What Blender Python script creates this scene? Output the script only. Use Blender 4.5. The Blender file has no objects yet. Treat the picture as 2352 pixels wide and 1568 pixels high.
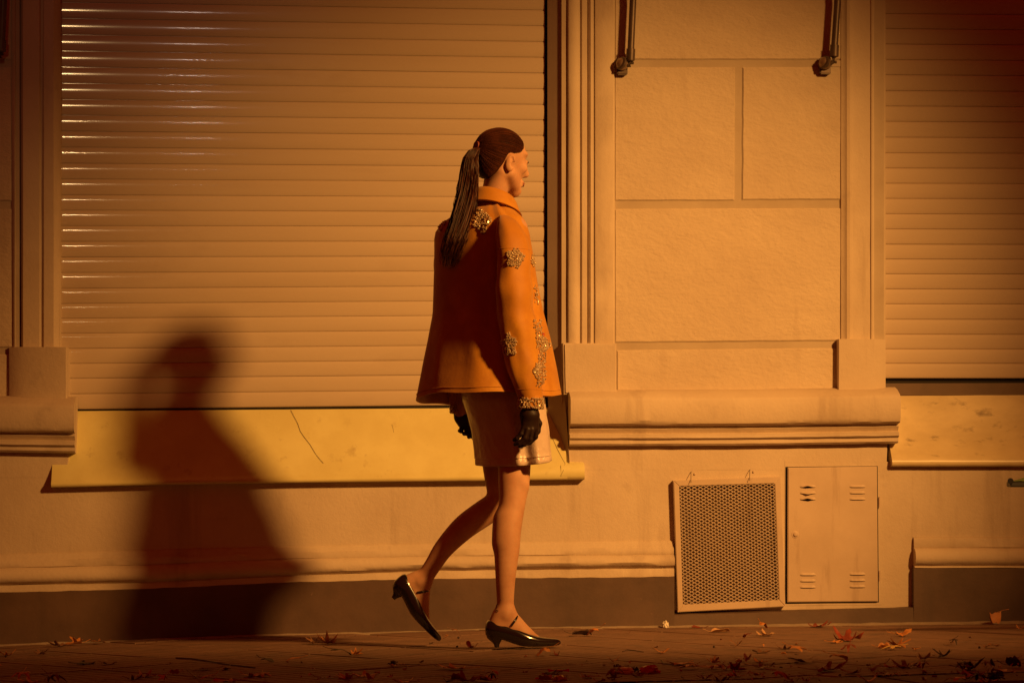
import bpy, bmesh, math, random
import numpy as np
from mathutils import Vector, Matrix, noise
from mathutils.bvhtree import BVHTree
rnd = random.Random(7)
scene = bpy.context.scene
col = scene.collection

# ------------------------------------------------------------------ camera
LENS = 85.0
F = LENS/36*2352; CX = 1176.0; YH = 1157.0; HC = 0.486          # photo measured on a 2352 px wide copy
psi = math.radians(5)
FW = Vector((math.sin(psi), math.cos(psi), 0)); RT = Vector((math.cos(psi), -math.sin(psi), 0)); UP = Vector((0, 0, 1))
CAM = -8.7*(FW + RT*((1160-CX)/F)); CAM.z = HC
cd = bpy.data.cameras.new('camera'); cam = bpy.data.objects.new('camera', cd); col.objects.link(cam)
cd.lens = LENS; cd.sensor_width = 36; cd.shift_y = (YH-784)/2352; cd.clip_end = 500
cam.location = CAM; cam.rotation_euler = (math.pi/2, 0, -psi)
scene.camera = cam

# ------------------------------------------------------------------ sky (night, city glow)
w = bpy.data.worlds.new('World'); scene.world = w; w.use_nodes = True
bg = w.node_tree.nodes['Background']
bg.inputs['Color'].default_value = (1.0, 0.055, 0.014, 1); bg.inputs['Strength'].default_value = 0.11
scene.view_settings.view_transform = 'Standard'; scene.view_settings.look = 'None'
scene.view_settings.exposure = 0; scene.view_settings.gamma = 1
scene.render.engine = 'CYCLES'

# ------------------------------------------------------------------ helpers
def ray(u, v): return FW + RT*((u-CX)/F) + UP*((YH-v)/F)
def P(u, v, Y):
    d = ray(u, v); return CAM + d*((Y-CAM.y)/d.y)
def G(u, v, z=0.0):
    d = ray(u, v); return CAM + d*((z-CAM.z)/d.z)
def X(u, Y): return P(u, YH, Y).x
def Zv(x, Y, v): return HC + (YH-v)/F*((Vector((x, Y, 0))-Vector((CAM.x, CAM.y, 0))).dot(FW))
def lerp(xs, ys, x): return float(np.interp(x, xs, ys))
PX = 8.3/F

def setp(o, label=None, cat=None, group=None, kind=None):
    if label: o['label'] = label
    if cat: o['category'] = cat
    if group: o['group'] = group
    if kind: o['kind'] = kind
    return o
def empty(name, loc, label=None, cat=None, group=None):
    o = bpy.data.objects.new(name, None); col.objects.link(o); o.location = loc; o.empty_display_size = .05
    return setp(o, label, cat, group)
def par(o, p):
    if p is not None:
        o.parent = p
        if p.type == 'EMPTY' and p.parent is None:
            o.matrix_parent_inverse = Matrix.Translation(p.location).inverted()
    return o
def finish(bm, name, mat, parent=None, ang=35, smooth=True):
    bm.normal_update()
    if smooth:
        a = math.radians(ang)
        for f in bm.faces: f.smooth = True
        for e in bm.edges:
            e.smooth = len(e.link_faces) == 2 and e.calc_face_angle(0) < a
    me = bpy.data.meshes.new(name); bm.to_mesh(me); bm.free()
    me.materials.append(mat)
    o = bpy.data.objects.new(name, me); col.objects.link(o)
    return par(o, parent)
def pydata(name, vs, fs, mat, parent=None, ang=35, recalc=False, smooth=True):
    bm = bmesh.new()
    bv = [bm.verts.new(v) for v in vs]
    for f in fs:
        try: bm.faces.new([bv[i] for i in f])
        except ValueError: pass
    if recalc: bmesh.ops.recalc_face_normals(bm, faces=bm.faces)
    return finish(bm, name, mat, parent, ang, smooth)

# ------------------------------------------------------------------ materials
def mk(name, c, rough=.7, c2=None, nscale=6, ndet=6, bump=0.0, bscale=80, bdist=.003, bump2=0.0, b2scale=12,
       metal=0.0, spec=.5, coat=0.0, coatr=.08, stretch=(1, 1, 1), rvar=0.0, lo=.35, hi=.7, sss=0.0, sheen=0.0, c3=None, c3scale=2.0, c3lo=.55, c3hi=.75, c4=None, c4scale=3.0, c4stretch=(1, 1, .12), c4lo=.55, c4hi=.8):
    m = bpy.data.materials.new(name); m.use_nodes = True
    nt = m.node_tree; N = nt.nodes; L = nt.links; b = N['Principled BSDF']
    b.inputs['Base Color'].default_value = (*c, 1); b.inputs['Roughness'].default_value = rough
    b.inputs['Metallic'].default_value = metal; b.inputs['Specular IOR Level'].default_value = spec
    b.inputs['Coat Weight'].default_value = coat; b.inputs['Coat Roughness'].default_value = coatr
    if sheen: b.inputs['Sheen Weight'].default_value = sheen
    if sss:
        b.inputs['Subsurface Weight'].default_value = sss; b.inputs['Subsurface Scale'].default_value = .01
        b.inputs['Subsurface Radius'].default_value = (1, .35, .2)
    tc = N.new('ShaderNodeTexCoord'); mp = N.new('ShaderNodeMapping'); mp.inputs['Scale'].default_value = stretch
    L.new(tc.outputs['Object'], mp.inputs['Vector'])
    def noi(s, d=6):
        n = N.new('ShaderNodeTexNoise'); n.inputs['Scale'].default_value = s; n.inputs['Detail'].default_value = d
        n.inputs['Roughness'].default_value = .62; L.new(mp.outputs['Vector'], n.inputs['Vector']); return n
    def ramp(src, a, bb):
        r = N.new('ShaderNodeMapRange'); r.inputs['From Min'].default_value = a; r.inputs['From Max'].default_value = bb
        r.clamp = True; L.new(src, r.inputs['Value']); return r.outputs['Result']
    cur = None
    if c2:
        n = noi(nscale, ndet); mx = N.new('ShaderNodeMix'); mx.data_type = 'RGBA'
        L.new(ramp(n.outputs['Fac'], lo, hi), mx.inputs['Factor'])
        mx.inputs[6].default_value = (*c, 1); mx.inputs[7].default_value = (*c2, 1); cur = mx.outputs[2]
        if rvar:
            rr = N.new('ShaderNodeMapRange'); rr.inputs['From Min'].default_value = .3; rr.inputs['From Max'].default_value = .7
            rr.inputs['To Min'].default_value = rough-rvar; rr.inputs['To Max'].default_value = rough+rvar
            n2 = noi(nscale*2.3); L.new(n2.outputs['Fac'], rr.inputs['Value']); L.new(rr.outputs['Result'], b.inputs['Roughness'])
    if c3:
        n = noi(c3scale, 8); mx = N.new('ShaderNodeMix'); mx.data_type = 'RGBA'
        L.new(ramp(n.outputs['Fac'], c3lo, c3hi), mx.inputs['Factor'])
        if cur: L.new(cur, mx.inputs[6])
        else: mx.inputs[6].default_value = (*c, 1)
        mx.inputs[7].default_value = (*c3, 1); cur = mx.outputs[2]
    if c4:
        m4 = N.new('ShaderNodeMapping'); m4.inputs['Scale'].default_value = c4stretch; L.new(tc.outputs['Object'], m4.inputs['Vector'])
        n = noi(c4scale, 8); L.new(m4.outputs['Vector'], n.inputs['Vector']); mx = N.new('ShaderNodeMix'); mx.data_type = 'RGBA'
        L.new(ramp(n.outputs['Fac'], c4lo, c4hi), mx.inputs['Factor'])
        if cur: L.new(cur, mx.inputs[6])
        else: mx.inputs[6].default_value = (*c, 1)
        mx.inputs[7].default_value = (*c4, 1); cur = mx.outputs[2]
    if cur: L.new(cur, b.inputs['Base Color'])
    prev = None
    for s, sc, dd in ((bump2, b2scale, bdist*3), (bump, bscale, bdist)):
        if s:
            n = noi(sc, 5); bp = N.new('ShaderNodeBump'); bp.inputs['Strength'].default_value = s; bp.inputs['Distance'].default_value = dd
            L.new(n.outputs['Fac'], bp.inputs['Height'])
            if prev: L.new(prev, bp.inputs['Normal'])
            prev = bp.outputs['Normal']
    if prev: L.new(prev, b.inputs['Normal'])
    return m

M = {}
M['plaster'] = mk('painted_plaster', (.62, .52, .41), .75, (.52, .42, .32), 2.5, c4=(.36, .27, .2), c4scale=7, bump=.35, bscale=70, bdist=.004, bump2=.15, b2scale=9, c3=(.40, .32, .25), c3scale=6, c3lo=.62, c3hi=.86)
M['block'] = mk('rough_plaster', (.62, .52, .40), .8, (.54, .44, .34), 3, c4=(.42, .32, .24), c4scale=6, c4lo=.58, bump=.5, bscale=70, bdist=.006, bump2=.3, b2scale=20, stretch=(.7, 1, 1.15))
M['groove'] = mk('groove_plaster', (.5, .42, .33), .8, (.42, .34, .26), 5, bump=.2)
M['slat'] = mk('painted_slat', (.60, .50, .40), .45, (.54, .44, .34), 3, c4=(.50, .40, .31), c4scale=5, c4stretch=(.3, 1, .8), c4lo=.56, c3=(.25, .17, .12), c3scale=28, c3lo=.72, c3hi=.8, bump=.10, bscale=30, bdist=.002, stretch=(.12, 1, 1.5), rvar=.07, spec=.3, coat=1.0, coatr=.09)
M['slat_matte'] = mk('matte_painted_slat', (.58, .47, .37), .6, (.52, .42, .33), 3, bump=.10, bscale=30, bdist=.002, stretch=(.12, 1, 1.5), spec=.25)
M['dark'] = mk('dark_gap', (.02, .015, .012), .9)
M['jamb'] = mk('jamb_paint', (.42, .33, .27), .7, (.36, .28, .22), 4, bump=.1)
M['bar'] = mk('brown_bar', (.16, .10, .07), .6, (.11, .07, .05), 6)
M['marble'] = mk('marble', (.78, .72, .34), .32, (.68, .60, .26), 5, c3=(.45, .36, .17), c3scale=14, c3lo=.62, c3hi=.80, c4=(.70, .63, .28), c4scale=2.5, c4stretch=(1, 1, 1), c4lo=.45, c4hi=.75, bump=.05, bscale=20, rvar=.06)
M['marble_v'] = mk('marble_veined', (.70, .58, .34), .35, (.56, .45, .25), 7, c3=(.22, .16, .09), c3scale=13, c3lo=.57, c3hi=.74, bump=.05, bscale=20, stretch=(.8, 1, 1.6))
M['crack'] = mk('crack', (.10, .06, .03), .8)
M['plinth'] = mk('plinth_paint', (.125, .075, .055), .5, (.08, .048, .036), 4, c4=(.07, .045, .035), c4scale=5, bump=.18, bscale=30, bump2=.2, b2scale=5, c3=(.22, .145, .11), c3scale=24, c3lo=.68, c3hi=.8)
M['fillet'] = mk('cement_fillet', (.40, .32, .25), .85, (.27, .21, .16), 14, bump=.6, bscale=60)
M['tile'] = mk('pavement_tile', (.24, .135, .09), .75, (.16, .09, .06), 5, bump=.5, bscale=90, bdist=.002, c3=(.10, .07, .055), c3scale=9, c3lo=.55, c3hi=.75)
M['joint'] = mk('pavement_joint', (.05, .035, .028), .95)
M['kerb'] = mk('granite_kerb', (.17, .13, .10), .8, (.10, .075, .06), 25, bump=.6, bscale=50)
M['road'] = mk('asphalt', (.05, .045, .04), .9, (.035, .03, .028), 40, bump=.8, bscale=120)
M['metalbox'] = mk('cream_painted_metal', (.60, .48, .38), .55, (.50, .39, .30), 4, c4=(.33, .23, .16), c4scale=14, c4lo=.6, bump=.08, bscale=40, c3=(.36, .27, .2), c3scale=9, c3lo=.66, c3hi=.85)
M['arm'] = mk('dark_bronze_metal', (.14, .10, .08), .45, (.09, .065, .05), 12, metal=.4)
M['ball'] = mk('bronze_ball', (.34, .24, .17), .35, (.25, .17, .12), 30, metal=.5)
M['green'] = mk('green_cloth', (.10, .14, .04), .9, (.06, .08, .03), 40, bump=.6, bscale=60)
M['blackmetal'] = mk('black_metal', (.012, .012, .016), .45)
M['skin'] = mk('skin', (.62, .36, .21), .6, (.50, .26, .145), 14, bump=.06, bscale=160, sss=.12, spec=.3)
M['lip'] = mk('lip', (.40, .14, .11), .4)
M['brow'] = mk('eyebrow', (.05, .025, .015), .7)
M['hair'] = mk('brown_hair', (.060, .017, .008), .5, (.03, .009, .005), 30, spec=.22)
M['hair_light'] = mk('brown_hair_light', (.12, .034, .013), .45, (.07, .02, .009), 30, spec=.3)
M['leather'] = mk('orange_suede', (.58, .25, .010), .66, (.45, .175, .007), 6, bump=.2, bscale=120, bdist=.002, bump2=.35, b2scale=9, sheen=.25, c3=(.66, .31, .014), c3scale=9, c3lo=.5, c3hi=.75)
M['lining'] = mk('red_lining', (.45, .03, .02), .6)
M['bead'] = mk('glass_bead', (.92, .76, .48), .15, (.22, .11, .05), 260, metal=.3, lo=.42, hi=.6, spec=.9)
M['satin'] = mk('pink_satin', (.74, .60, .50), .30, (.64, .50, .41), 6, spec=.6, bump2=.9, b2scale=20, bdist=.003, stretch=(1, 1, .6))
M['glove'] = mk('dark_brown_leather_glove', (.030, .013, .009), .5, (.018, .008, .006), 30, spec=.3, bump=.4, bscale=90, bdist=.002)
M['patent'] = mk('black_patent_leather', (.010, .007, .007), .16, spec=.6, coat=.8)
M['tattoo'] = mk('tattoo_ink', (.10, .05, .035), .6)
LEAFC = {'orange': ((.62, .26, .06), (.42, .14, .035)), 'red': ((.30, .05, .02), (.16, .028, .014)), 'yellow': ((.75, .50, .12), (.60, .34, .07)),
         'brown': ((.26, .11, .045), (.14, .06, .028)), 'dark': ((.05, .022, .014), (.028, .012, .009)), 'pale': ((.55, .34, .18), (.42, .22, .10))}
for k, (a, b_) in LEAFC.items(): M['leaf_'+k] = mk('leaf_'+k, a, .55, b_, 22, bump=.5, bscale=60, bdist=.003)
M['wrap_red'] = mk('red_foil', (.55, .03, .03), .25, spec=.7)
M['wrap_gold'] = mk('gold_foil', (.45, .33, .08), .28, metal=.6)
M['cream'] = mk('cream_wrapper', (.75, .62, .30), .4, (.6, .45, .18), 20, bump=.5, bscale=40)
M['white'] = mk('white_tissue', (.75, .7, .62), .8)
M['lampmetal'] = mk('lamp_metal', (.1, .1, .1), .5)

# ------------------------------------------------------------------ street lamp that lights the wall (stands right of and ahead of the camera)
_hd = P(1150, 300, -.31); _sh = P(437, 748, .92); _d = (_sh-_hd)/math.hypot(_sh.x-_hd.x, _sh.y-_hd.y)   # the head's shadow on the shutter gives the direction
LAMP = _hd-_d*5.9
AIM = P(1235, 1060, .82)
def lathe(bm, prof, centre, axis=None, n=20):
    q = Vector((0, 0, 1)).rotation_difference(axis or Vector((0, 0, 1)))
    rings = []
    for r, z in prof:
        rings.append([bm.verts.new(Vector(centre)+q @ Vector((r*math.cos(2*math.pi*i/n), r*math.sin(2*math.pi*i/n), z))) for i in range(n)])
    for a, b in zip(rings, rings[1:]):
        for i in range(n): bm.faces.new((a[i], a[(i+1) % n], b[(i+1) % n], b[i]))
    if prof[0][0] > 1e-4: bm.faces.new(rings[0][::-1])
    if prof[-1][0] > 1e-4: bm.faces.new(rings[-1])
def tube(bm, pts, rad, n=8, cap=True):
    pts = [Vector(p) for p in pts]; rings = []
    rads = rad if hasattr(rad, '__len__') else [rad]*len(pts)
    for i, p in enumerate(pts):
        t = (pts[min(i+1, len(pts)-1)]-pts[max(i-1, 0)]).normalized()
        a = t.orthogonal().normalized() if abs(t.z) > .99 else t.cross(Vector((0, 0, 1))).normalized()
        b = t.cross(a)
        rings.append([bm.verts.new(p+(a*math.cos(2*math.pi*k/n)+b*math.sin(2*math.pi*k/n))*rads[i]) for k in range(n)])
    for a, b in zip(rings, rings[1:]):
        for k in range(n): bm.faces.new((a[k], a[(k+1) % n], b[(k+1) % n], b[k]))
    if cap: bm.faces.new(rings[0][::-1]); bm.faces.new(rings[-1])
def boxb(bm, lo, hi):
    x0, y0, z0 = lo; x1, y1, z1 = hi
    v = [bm.verts.new(p) for p in ((x0, y0, z0), (x1, y0, z0), (x1, y1, z0), (x0, y1, z0), (x0, y0, z1), (x1, y0, z1), (x1, y1, z1), (x0, y1, z1))]
    for f in ((3, 2, 1, 0), (4, 5, 6, 7), (0, 1, 5, 4), (1, 2, 6, 5), (2, 3, 7, 6), (3, 0, 4, 7)): bm.faces.new([v[i] for i in f])
def spot(name, loc, aim, energy, color, size, blend, radius, parent):
    ld = bpy.data.lights.new(name, 'SPOT'); ld.energy = energy; ld.color = color; ld.spot_size = math.radians(size); ld.spot_blend = blend
    ld.shadow_soft_size = radius
    lo = bpy.data.objects.new(name, ld); col.objects.link(lo); lo.location = loc
    lo.rotation_euler = (Vector(aim)-Vector(loc)).to_track_quat('-Z', 'Y').to_euler()
    return par(lo, parent)
def street_lamp(loc, aim, energy, color, size, blend, radius, label):
    base = (loc.x+.55, loc.y-.35, -.12)
    r = empty('street_lamp', base, label, 'street lamp')
    bm = bmesh.new(); lathe(bm, [(.11, 0), (.11, .25), (.06, .32), (.045, loc.z+.6), (.0, loc.z+.62)], base); finish(bm, 'pole', M['lampmetal'], r)
    bm = bmesh.new(); tube(bm, [Vector(base)+Vector((0, 0, loc.z+.55)), loc+Vector((.2, -.13, .45)), loc+Vector((0, 0, .32))], .025); finish(bm, 'arm', M['lampmetal'], r)
    ax = (Vector(loc)-Vector(aim)).normalized()
    bm = bmesh.new(); lathe(bm, [(.19, .0), (.20, .06), (.14, .22), (.05, .32), (0, .33)], loc+ax*.01, ax); bm.faces.ensure_lookup_table()
    bmesh.ops.delete(bm, geom=[f for f in bm.faces if len(f.verts) > 8], context='FACES'); finish(bm, 'lamp_head', M['lampmetal'], r)
    spot('lamp_light', loc-ax*.02, aim, energy, color, size, blend, radius, r)
street_lamp(LAMP, AIM, 2850, (1.0, .445, .095), 35.5, 1.0, .27, 'street lamp lighting the facade, standing right of the view')

def mirror_lamp(u, d, z, Ys=.923):
    x = X(u, Ys); return Vector((x+(x-CAM.x)*d/(Ys-CAM.y), Ys-d, z))
street_lamp(mirror_lamp(135, 14, 4.7), P(240, 150, .92), 190, (1.0, .62, .26), 9, .8, .10, 'far street lamp mirrored at the left edge of the shutter')
street_lamp(mirror_lamp(440, 16, 4.9), P(440, 60, .92), 36, (1.0, .75, .6), 5, .9, .05, 'far pale street lamp mirrored faintly in the shutter')

# ------------------------------------------------------------------ ground
zx = [X(u, .79) for u in (0, 329, 626, 1000, 1176, 1530, 2352)]
zy = [Zv(x, .79, v) for x, v in zip(zx, (1481, 1469, 1458, 1449, 1442, 1439.5, 1429))]
def zg(x):
    if x < zx[0]: return zy[0]+(x-zx[0])*.03
    if x > zx[-1]: return zy[-1]+(x-zx[-1])*.006
    return lerp(zx, zy, x)
K0 = G(1369, 1566); K1 = G(2352, 1546); KD = (K1-K0); KD.z = 0; KD.normalize(); KN = Vector((-KD.y, KD.x, 0))   # kerb line, KN towards wall
def sheet(name, xs, y0, y1, dz, mat, kind=None, parent=None):
    vs = []; fs = []
    for i, x in enumerate(xs):
        vs += [(x, y0(x), zg(x)+dz), (x, y1(x), zg(x)+dz)]
        if i: fs.append((2*i-2, 2*i, 2*i+1, 2*i-1))
    o = pydata(name, vs, fs, mat, parent)
    return setp(o, kind=kind)
ky = lambda x: K0.y+(x-K0.x)*KD.y/KD.x
xs = sorted([-9, -6, -4, 4, 6, 9]+zx)
pav = sheet('pavement', xs, lambda x: ky(x)-.01, lambda x: 1.0, -.010, M['joint'], 'structure')
road_bm = bmesh.new()
rv = [road_bm.verts.new(p) for p in ((-150, -200, -.16), (150, -200, -.16), (150, 60, -.16), (-150, 60, -.16))]; road_bm.faces.new(rv)
setp(finish(road_bm, 'road', M['road']), kind='structure')
# diagonal ridged tiles
TS = .40; ta = math.radians(-57); tx = Vector((math.cos(ta), math.sin(ta), 0)); ty = Vector((-tx.y, tx.x, 0))
NR = 8
for i in range(-10, 11):
    for j in range(-10, 11):
        c = tx*(i*TS)+ty*(j*TS)+Vector((.12, -.6, 0))
        if not (-2.9 < c.x < 2.9 and c.y < .95 and (c-K0).dot(KN) > -.28): continue
        bm = bmesh.new(); prof = []
        half = TS/2-.004; rw = 2*half/NR
        for r in range(NR):
            a = -half+r*rw
            prof += [(a, -.008 if r == 0 else -.0035), (a+.005, 0), (a+rw-.005, 0)]
        prof.append((half, -.008))
        dz = rnd.uniform(-.0015, .0012); tl = rnd.uniform(-.004, .004)
        rows = []
        for s in (-half, half):
            rows.append([bm.verts.new(c+tx*s+ty*a+Vector((0, 0, z+dz+tl*s))) for a, z in prof])
        for a in range(len(prof)-1): bm.faces.new((rows[0][a], rows[1][a], rows[1][a+1], rows[0][a+1]))
        for rw_ in rows:
            lo = [bm.verts.new((v.co.x, v.co.y, -.012)) for v in (rw_[0], rw_[-1])]
            bm.faces.new([lo[0]]+rw_+[lo[1]])
        geom = bm.verts[:]+bm.edges[:]+bm.faces[:]
        bmesh.ops.bisect_plane(bm, geom=geom, plane_co=K0+KN*.012, plane_no=KN, clear_inner=True)
        geom = bm.verts[:]+bm.edges[:]+bm.faces[:]
        bmesh.ops.bisect_plane(bm, geom=geom, plane_co=(0, .80, 0), plane_no=(0, 1, 0), clear_outer=True)
        if len(bm.faces) < 3: bm.free(); continue
        for v in bm.verts: v.co.z += zg(v.co.x)
        finish(bm, 'tile', M['tile'], pav, smooth=False)
kerb = sheet('kerb', xs, lambda x: ky(x)-.30, lambda x: ky(x)-.29, -.10, M['joint'], 'structure')
for i in range(-6, 7):
    a = K0+KD*(i*.72+.1+.006); b = K0+KD*((i+1)*.72+.1-.006)
    bm = bmesh.new(); pts = [a-KN*.012, b-KN*.012, b-KN*.30, a-KN*.30]
    top = [bm.verts.new((p.x, p.y, zg(p.x)+rnd.uniform(-.003, .002))) for p in pts]; bot = [bm.verts.new((p.x, p.y, zg(p.x)-.17)) for p in pts]
    bm.faces.new(top[::-1]); bm.faces.new(bot)
    for k in range(4): bm.faces.new((top[k], top[(k+1) % 4], bot[(k+1) % 4], bot[k]))
    bmesh.ops.recalc_face_normals(bm, faces=bm.faces)
    bmesh.ops.bevel(bm, geom=[e for e in bm.edges], offset=.006, segments=2, affect='EDGES')
    finish(bm, 'kerb_stone', M['kerb'], kerb)

# ------------------------------------------------------------------ building
bld = empty('building_facade', (X(1176, .82), 1.0, 0), 'cream plaster shopfront facade with pilasters, marble sills and closed roller shutters', 'building')
def wobn(x, z, s=6.0): return noise.noise(Vector((x*s, 3.1, z*s)))
def hstrip(name, us, rows, mat, yb, parent=bld, ncol=40, wob=.0015, ref=.82, ang=35):
    """a horizontal moulding: rows of (v at each u, depth) from top to bottom, closed at the back"""
    uu = np.linspace(us[0], us[-1], ncol+1); vs = []; fs = []; n = len(rows)+2
    for u in uu:
        x = X(float(u), ref); line = []
        for k, (vv, Y) in enumerate(rows):
            v = vv if not hasattr(vv, '__len__') else lerp(us, vv, u)
            z = Zv(x, Y, v)
            line.append((x, Y+wob*wobn(x, z+k), z+wob*1.3*wobn(x+7, z+k*3, 14)))
        line = [(x, yb, line[0][2])]+line+[(x, yb, line[-1][2])]
        vs += line
    for i in range(ncol):
        for k in range(n):
            a = i*n+k; b = i*n+(k+1) % n; c = (i+1)*n+(k+1) % n; d = (i+1)*n+k
            fs.append((a, b, c, d))
    fs.append(tuple(range(n))[::-1]); fs.append(tuple(ncol*n+k for k in range(n)))
    return pydata(name, vs, fs, mat, parent, ang, recalc=True)
def vprof(name, prof, vt, vb, mat, parent=bld, yb=.97, nz=24, wob=.0008, ang=35):
    """a vertical moulding: profile of (u, depth) from left to right"""
    vs = []; fs = []; n = len(prof)+2
    x0 = X(prof[0][0], prof[0][1]); x1 = X(prof[-1][0], prof[-1][1])
    pts = [(x0, yb)]+[(X(u, Y), Y) for u, Y in prof]+[(x1, yb)]
    zt = Zv(x0, .83, vt); zb = Zv(x0, .83, vb)
    for i in range(nz+1):
        z = zb+(zt-zb)*i/nz
        vs += [(x+wob*wobn(k, z, 5), y+wob*wobn(k+5, z, 5) if 0 < k < n-1 else y, z) for k, (x, y) in enumerate(pts)]
    for i in range(nz):
        for k in range(n):
            fs.append((i*n+k, i*n+(k+1) % n, (i+1)*n+(k+1) % n, (i+1)*n+k))
    fs.append(tuple(range(n))); fs.append(tuple(nz*n+k for k in range(n)))
    return pydata(name, vs, fs, mat, parent, ang, recalc=True)
def qbox(name, c4, Yf, Yb, mat, parent=bld, bev=.004, seg=2, wob=.0, ndiv=10):
    """a block from four photo corners TL,TR,BR,BL on the plane Yf, running straight back to Yb"""
    bm = bmesh.new(); fp = [P(u, v, Yf) for u, v in c4]
    loop = []
    for k in range(4):
        a, b = fp[k], fp[(k+1) % 4]
        m = ndiv if wob else 1
        for t in range(m):
            p = a.lerp(b, t/m)
            if wob and t: p = p+Vector((wob*wobn(p.x, p.z, 18), 0, wob*wobn(p.x+9, p.z, 18)))
            loop.append(p)
    fr = [bm.verts.new(p) for p in loop]; bk = [bm.verts.new((p.x, Yb, p.z)) for p in loop]
    ff = bm.faces.new(fr[::-1]); bm.faces.new(bk); m = len(loop)
    for k in range(m): bm.faces.new((fr[k], fr[(k+1) % m], bk[(k+1) % m], bk[k]))
    bmesh.ops.recalc_face_normals(bm, faces=bm.faces)
    if bev: bmesh.ops.bevel(bm, geom=list(ff.edges), offset=bev, segments=seg, affect='EDGES')
    return finish(bm, name, mat, parent)

UL, UR = -1000, 3400
# lower wall, and the core behind pilasters
hstrip('wall', [UL, 0, 1545, UR], [([1092, 1092, 1060, 1060], .82), ([1420, 1400, 1400, 1400], .82)], M['plaster'], .98, ncol=60, wob=.0012)
qbox('wall_pier', [(UL, 1000), (157, 1000), (157, 1098), (UL, 1098)], .8195, .98, M['plaster'], bev=.003)
qbox('wall_pier', [(1305, 990), (2040, 988), (2036, 1080), (1305, 1080)], .8195, .98, M['plaster'], bev=.003)
qbox('wall_core', [(1290, -700), (2030, -700), (2030, 1010), (1290, 1010)], .852, .98, M['groove'], bev=0)
qbox('wall_core', [(UL, -700), (45, -700), (45, 1030), (UL, 1030)], .852, .98, M['groove'], bev=0)
qbox('wall_core', [(60, -900), (UR, -900), (UR, -480), (60, -480)], .86, .98, M['groove'], bev=0)
# plinth: painted base, torus moulding, cement fillet at the pavement
us = [-600, 0, 329, 626, 1000, 1546]
la = [1293, 1273, 1262, 1254.5, 1247, 1240]; lb = [1325, 1304.6, 1297, 1284, 1277, 1273]
lt = [1360, 1339, 1333, 1318.6, 1305, 1299]; lp = [1381, 1361, 1353, 1339, 1330, 1325]; lg = [1502, 1484, 1472, 1461, 1452, 1442]
mid = lambda a, b, t: [x+(y-x)*t for x, y in zip(a, b)]
hstrip('base_moulding', us, [(la, .820), (mid(la, lb, .12), .811), (mid(la, lb, .45), .806), (mid(la, lb, .5), .801), (mid(la, lb, .93), .797), (lb, .800),
        (mid(lb, lt, .08), .790), (mid(lb, lt, .3), .778), (mid(lb, lt, .65), .772), (mid(lb, lt, .93), .778), (lt, .788), (mid(lt, lp, .2), .797), (mid(lt, lp, .3), .790), (mid(lt, lp, .95), .789)], M['plaster'], .86, ncol=90, wob=.0022, ang=50)
hstrip('plinth', us, [(mid(lt, lp, .7), .800), (lp, .787), (mid(lp, lg, .5), .786), (lg, .785)], M['plinth'], .86, ncol=60, wob=.002)
usr = [2097, 2352, UR]
hstrip('base_moulding', usr, [([1232, 1232, 1228], .82), ([1236]*3, .806), ([1255]*3, .801), ([1258]*3, .805), ([1261]*3, .790), ([1268]*3, .778), ([1282]*3, .772), ([1292]*3, .778), ([1296]*3, .79), ([1299]*3, .796), ([1303]*3, .790)], M['plaster'], .86, ncol=30, wob=.002, ang=50)
hstrip('plinth', [2094, 2352, UR], [([1301]*3, .80), ([1305]*3, .787), ([1430, 1431, 1428], .785)], M['plinth'], .86, ncol=30, wob=.002)
hstrip('plinth', [1540, 1800, 2085, 2110], [([1407, 1400, 1393, 1388], .815), ([1411, 1404, 1396, 1391], .789), ([1443, 1441, 1436, 1434], .785)], M['plinth'], .86, ncol=30, wob=.002)
usf = [-600, 0, 329, 626, 1000, 1176, 1546, 2352, 3000]; lf = [1500, 1478, 1466, 1455, 1446, 1439, 1435, 1424, 1418]
hstrip('cement_fillet', usf, [(lf, .795), ([v+1 for v in lf], .779), ([v+4.5 for v in lf], .760), ([v+9 for v in lf], .735)], M['fillet'], .80, ncol=140, wob=.004)
# ledges with stepped undersides
def ledge(us, top, d, mat=M['plaster']):
    r = lambda dv: [t+dv+g for t, g in zip(top, d)]
    hstrip('ledge', us, [(r(-2), .835), (r(3), .80), (r(14), .757), (r(18), .748), (r(24), .744), (r(68), .744), (r(76), .750), (r(79), .757), (r(82), .783),
           (r(86), .783), (r(88), .776), (r(98), .790), (r(101), .775), (r(102), .768), (r(109), .768), (r(112), .776), (r(114), .782), (r(122), .782), (r(126), .790), (r(127), .81)], mat, .90, ncol=60, wob=.0012, ang=28)
ledge([1306, 1700, 2058], [897, 896, 891], [0, 0, 0])
ledge([UL, 0, 174], [910, 909, 911], [2, 2, 2])
# pedestal blocks
qbox('pedestal', [(1294, 787), (1416, 788), (1417, 905), (1296, 905)], .806, .95, M['plaster'], bev=.006, wob=.002)
vprof('pedestal', [(1925, .82), (1927, .808), (2002, .806), (2034, .83)], 779, 899, M['plaster'], wob=.001)
vprof('pedestal', [(21, .835), (25, .83), (55, .806), (151, .806), (154, .812)], 797, 917, M['plaster'], wob=.001)
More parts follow.
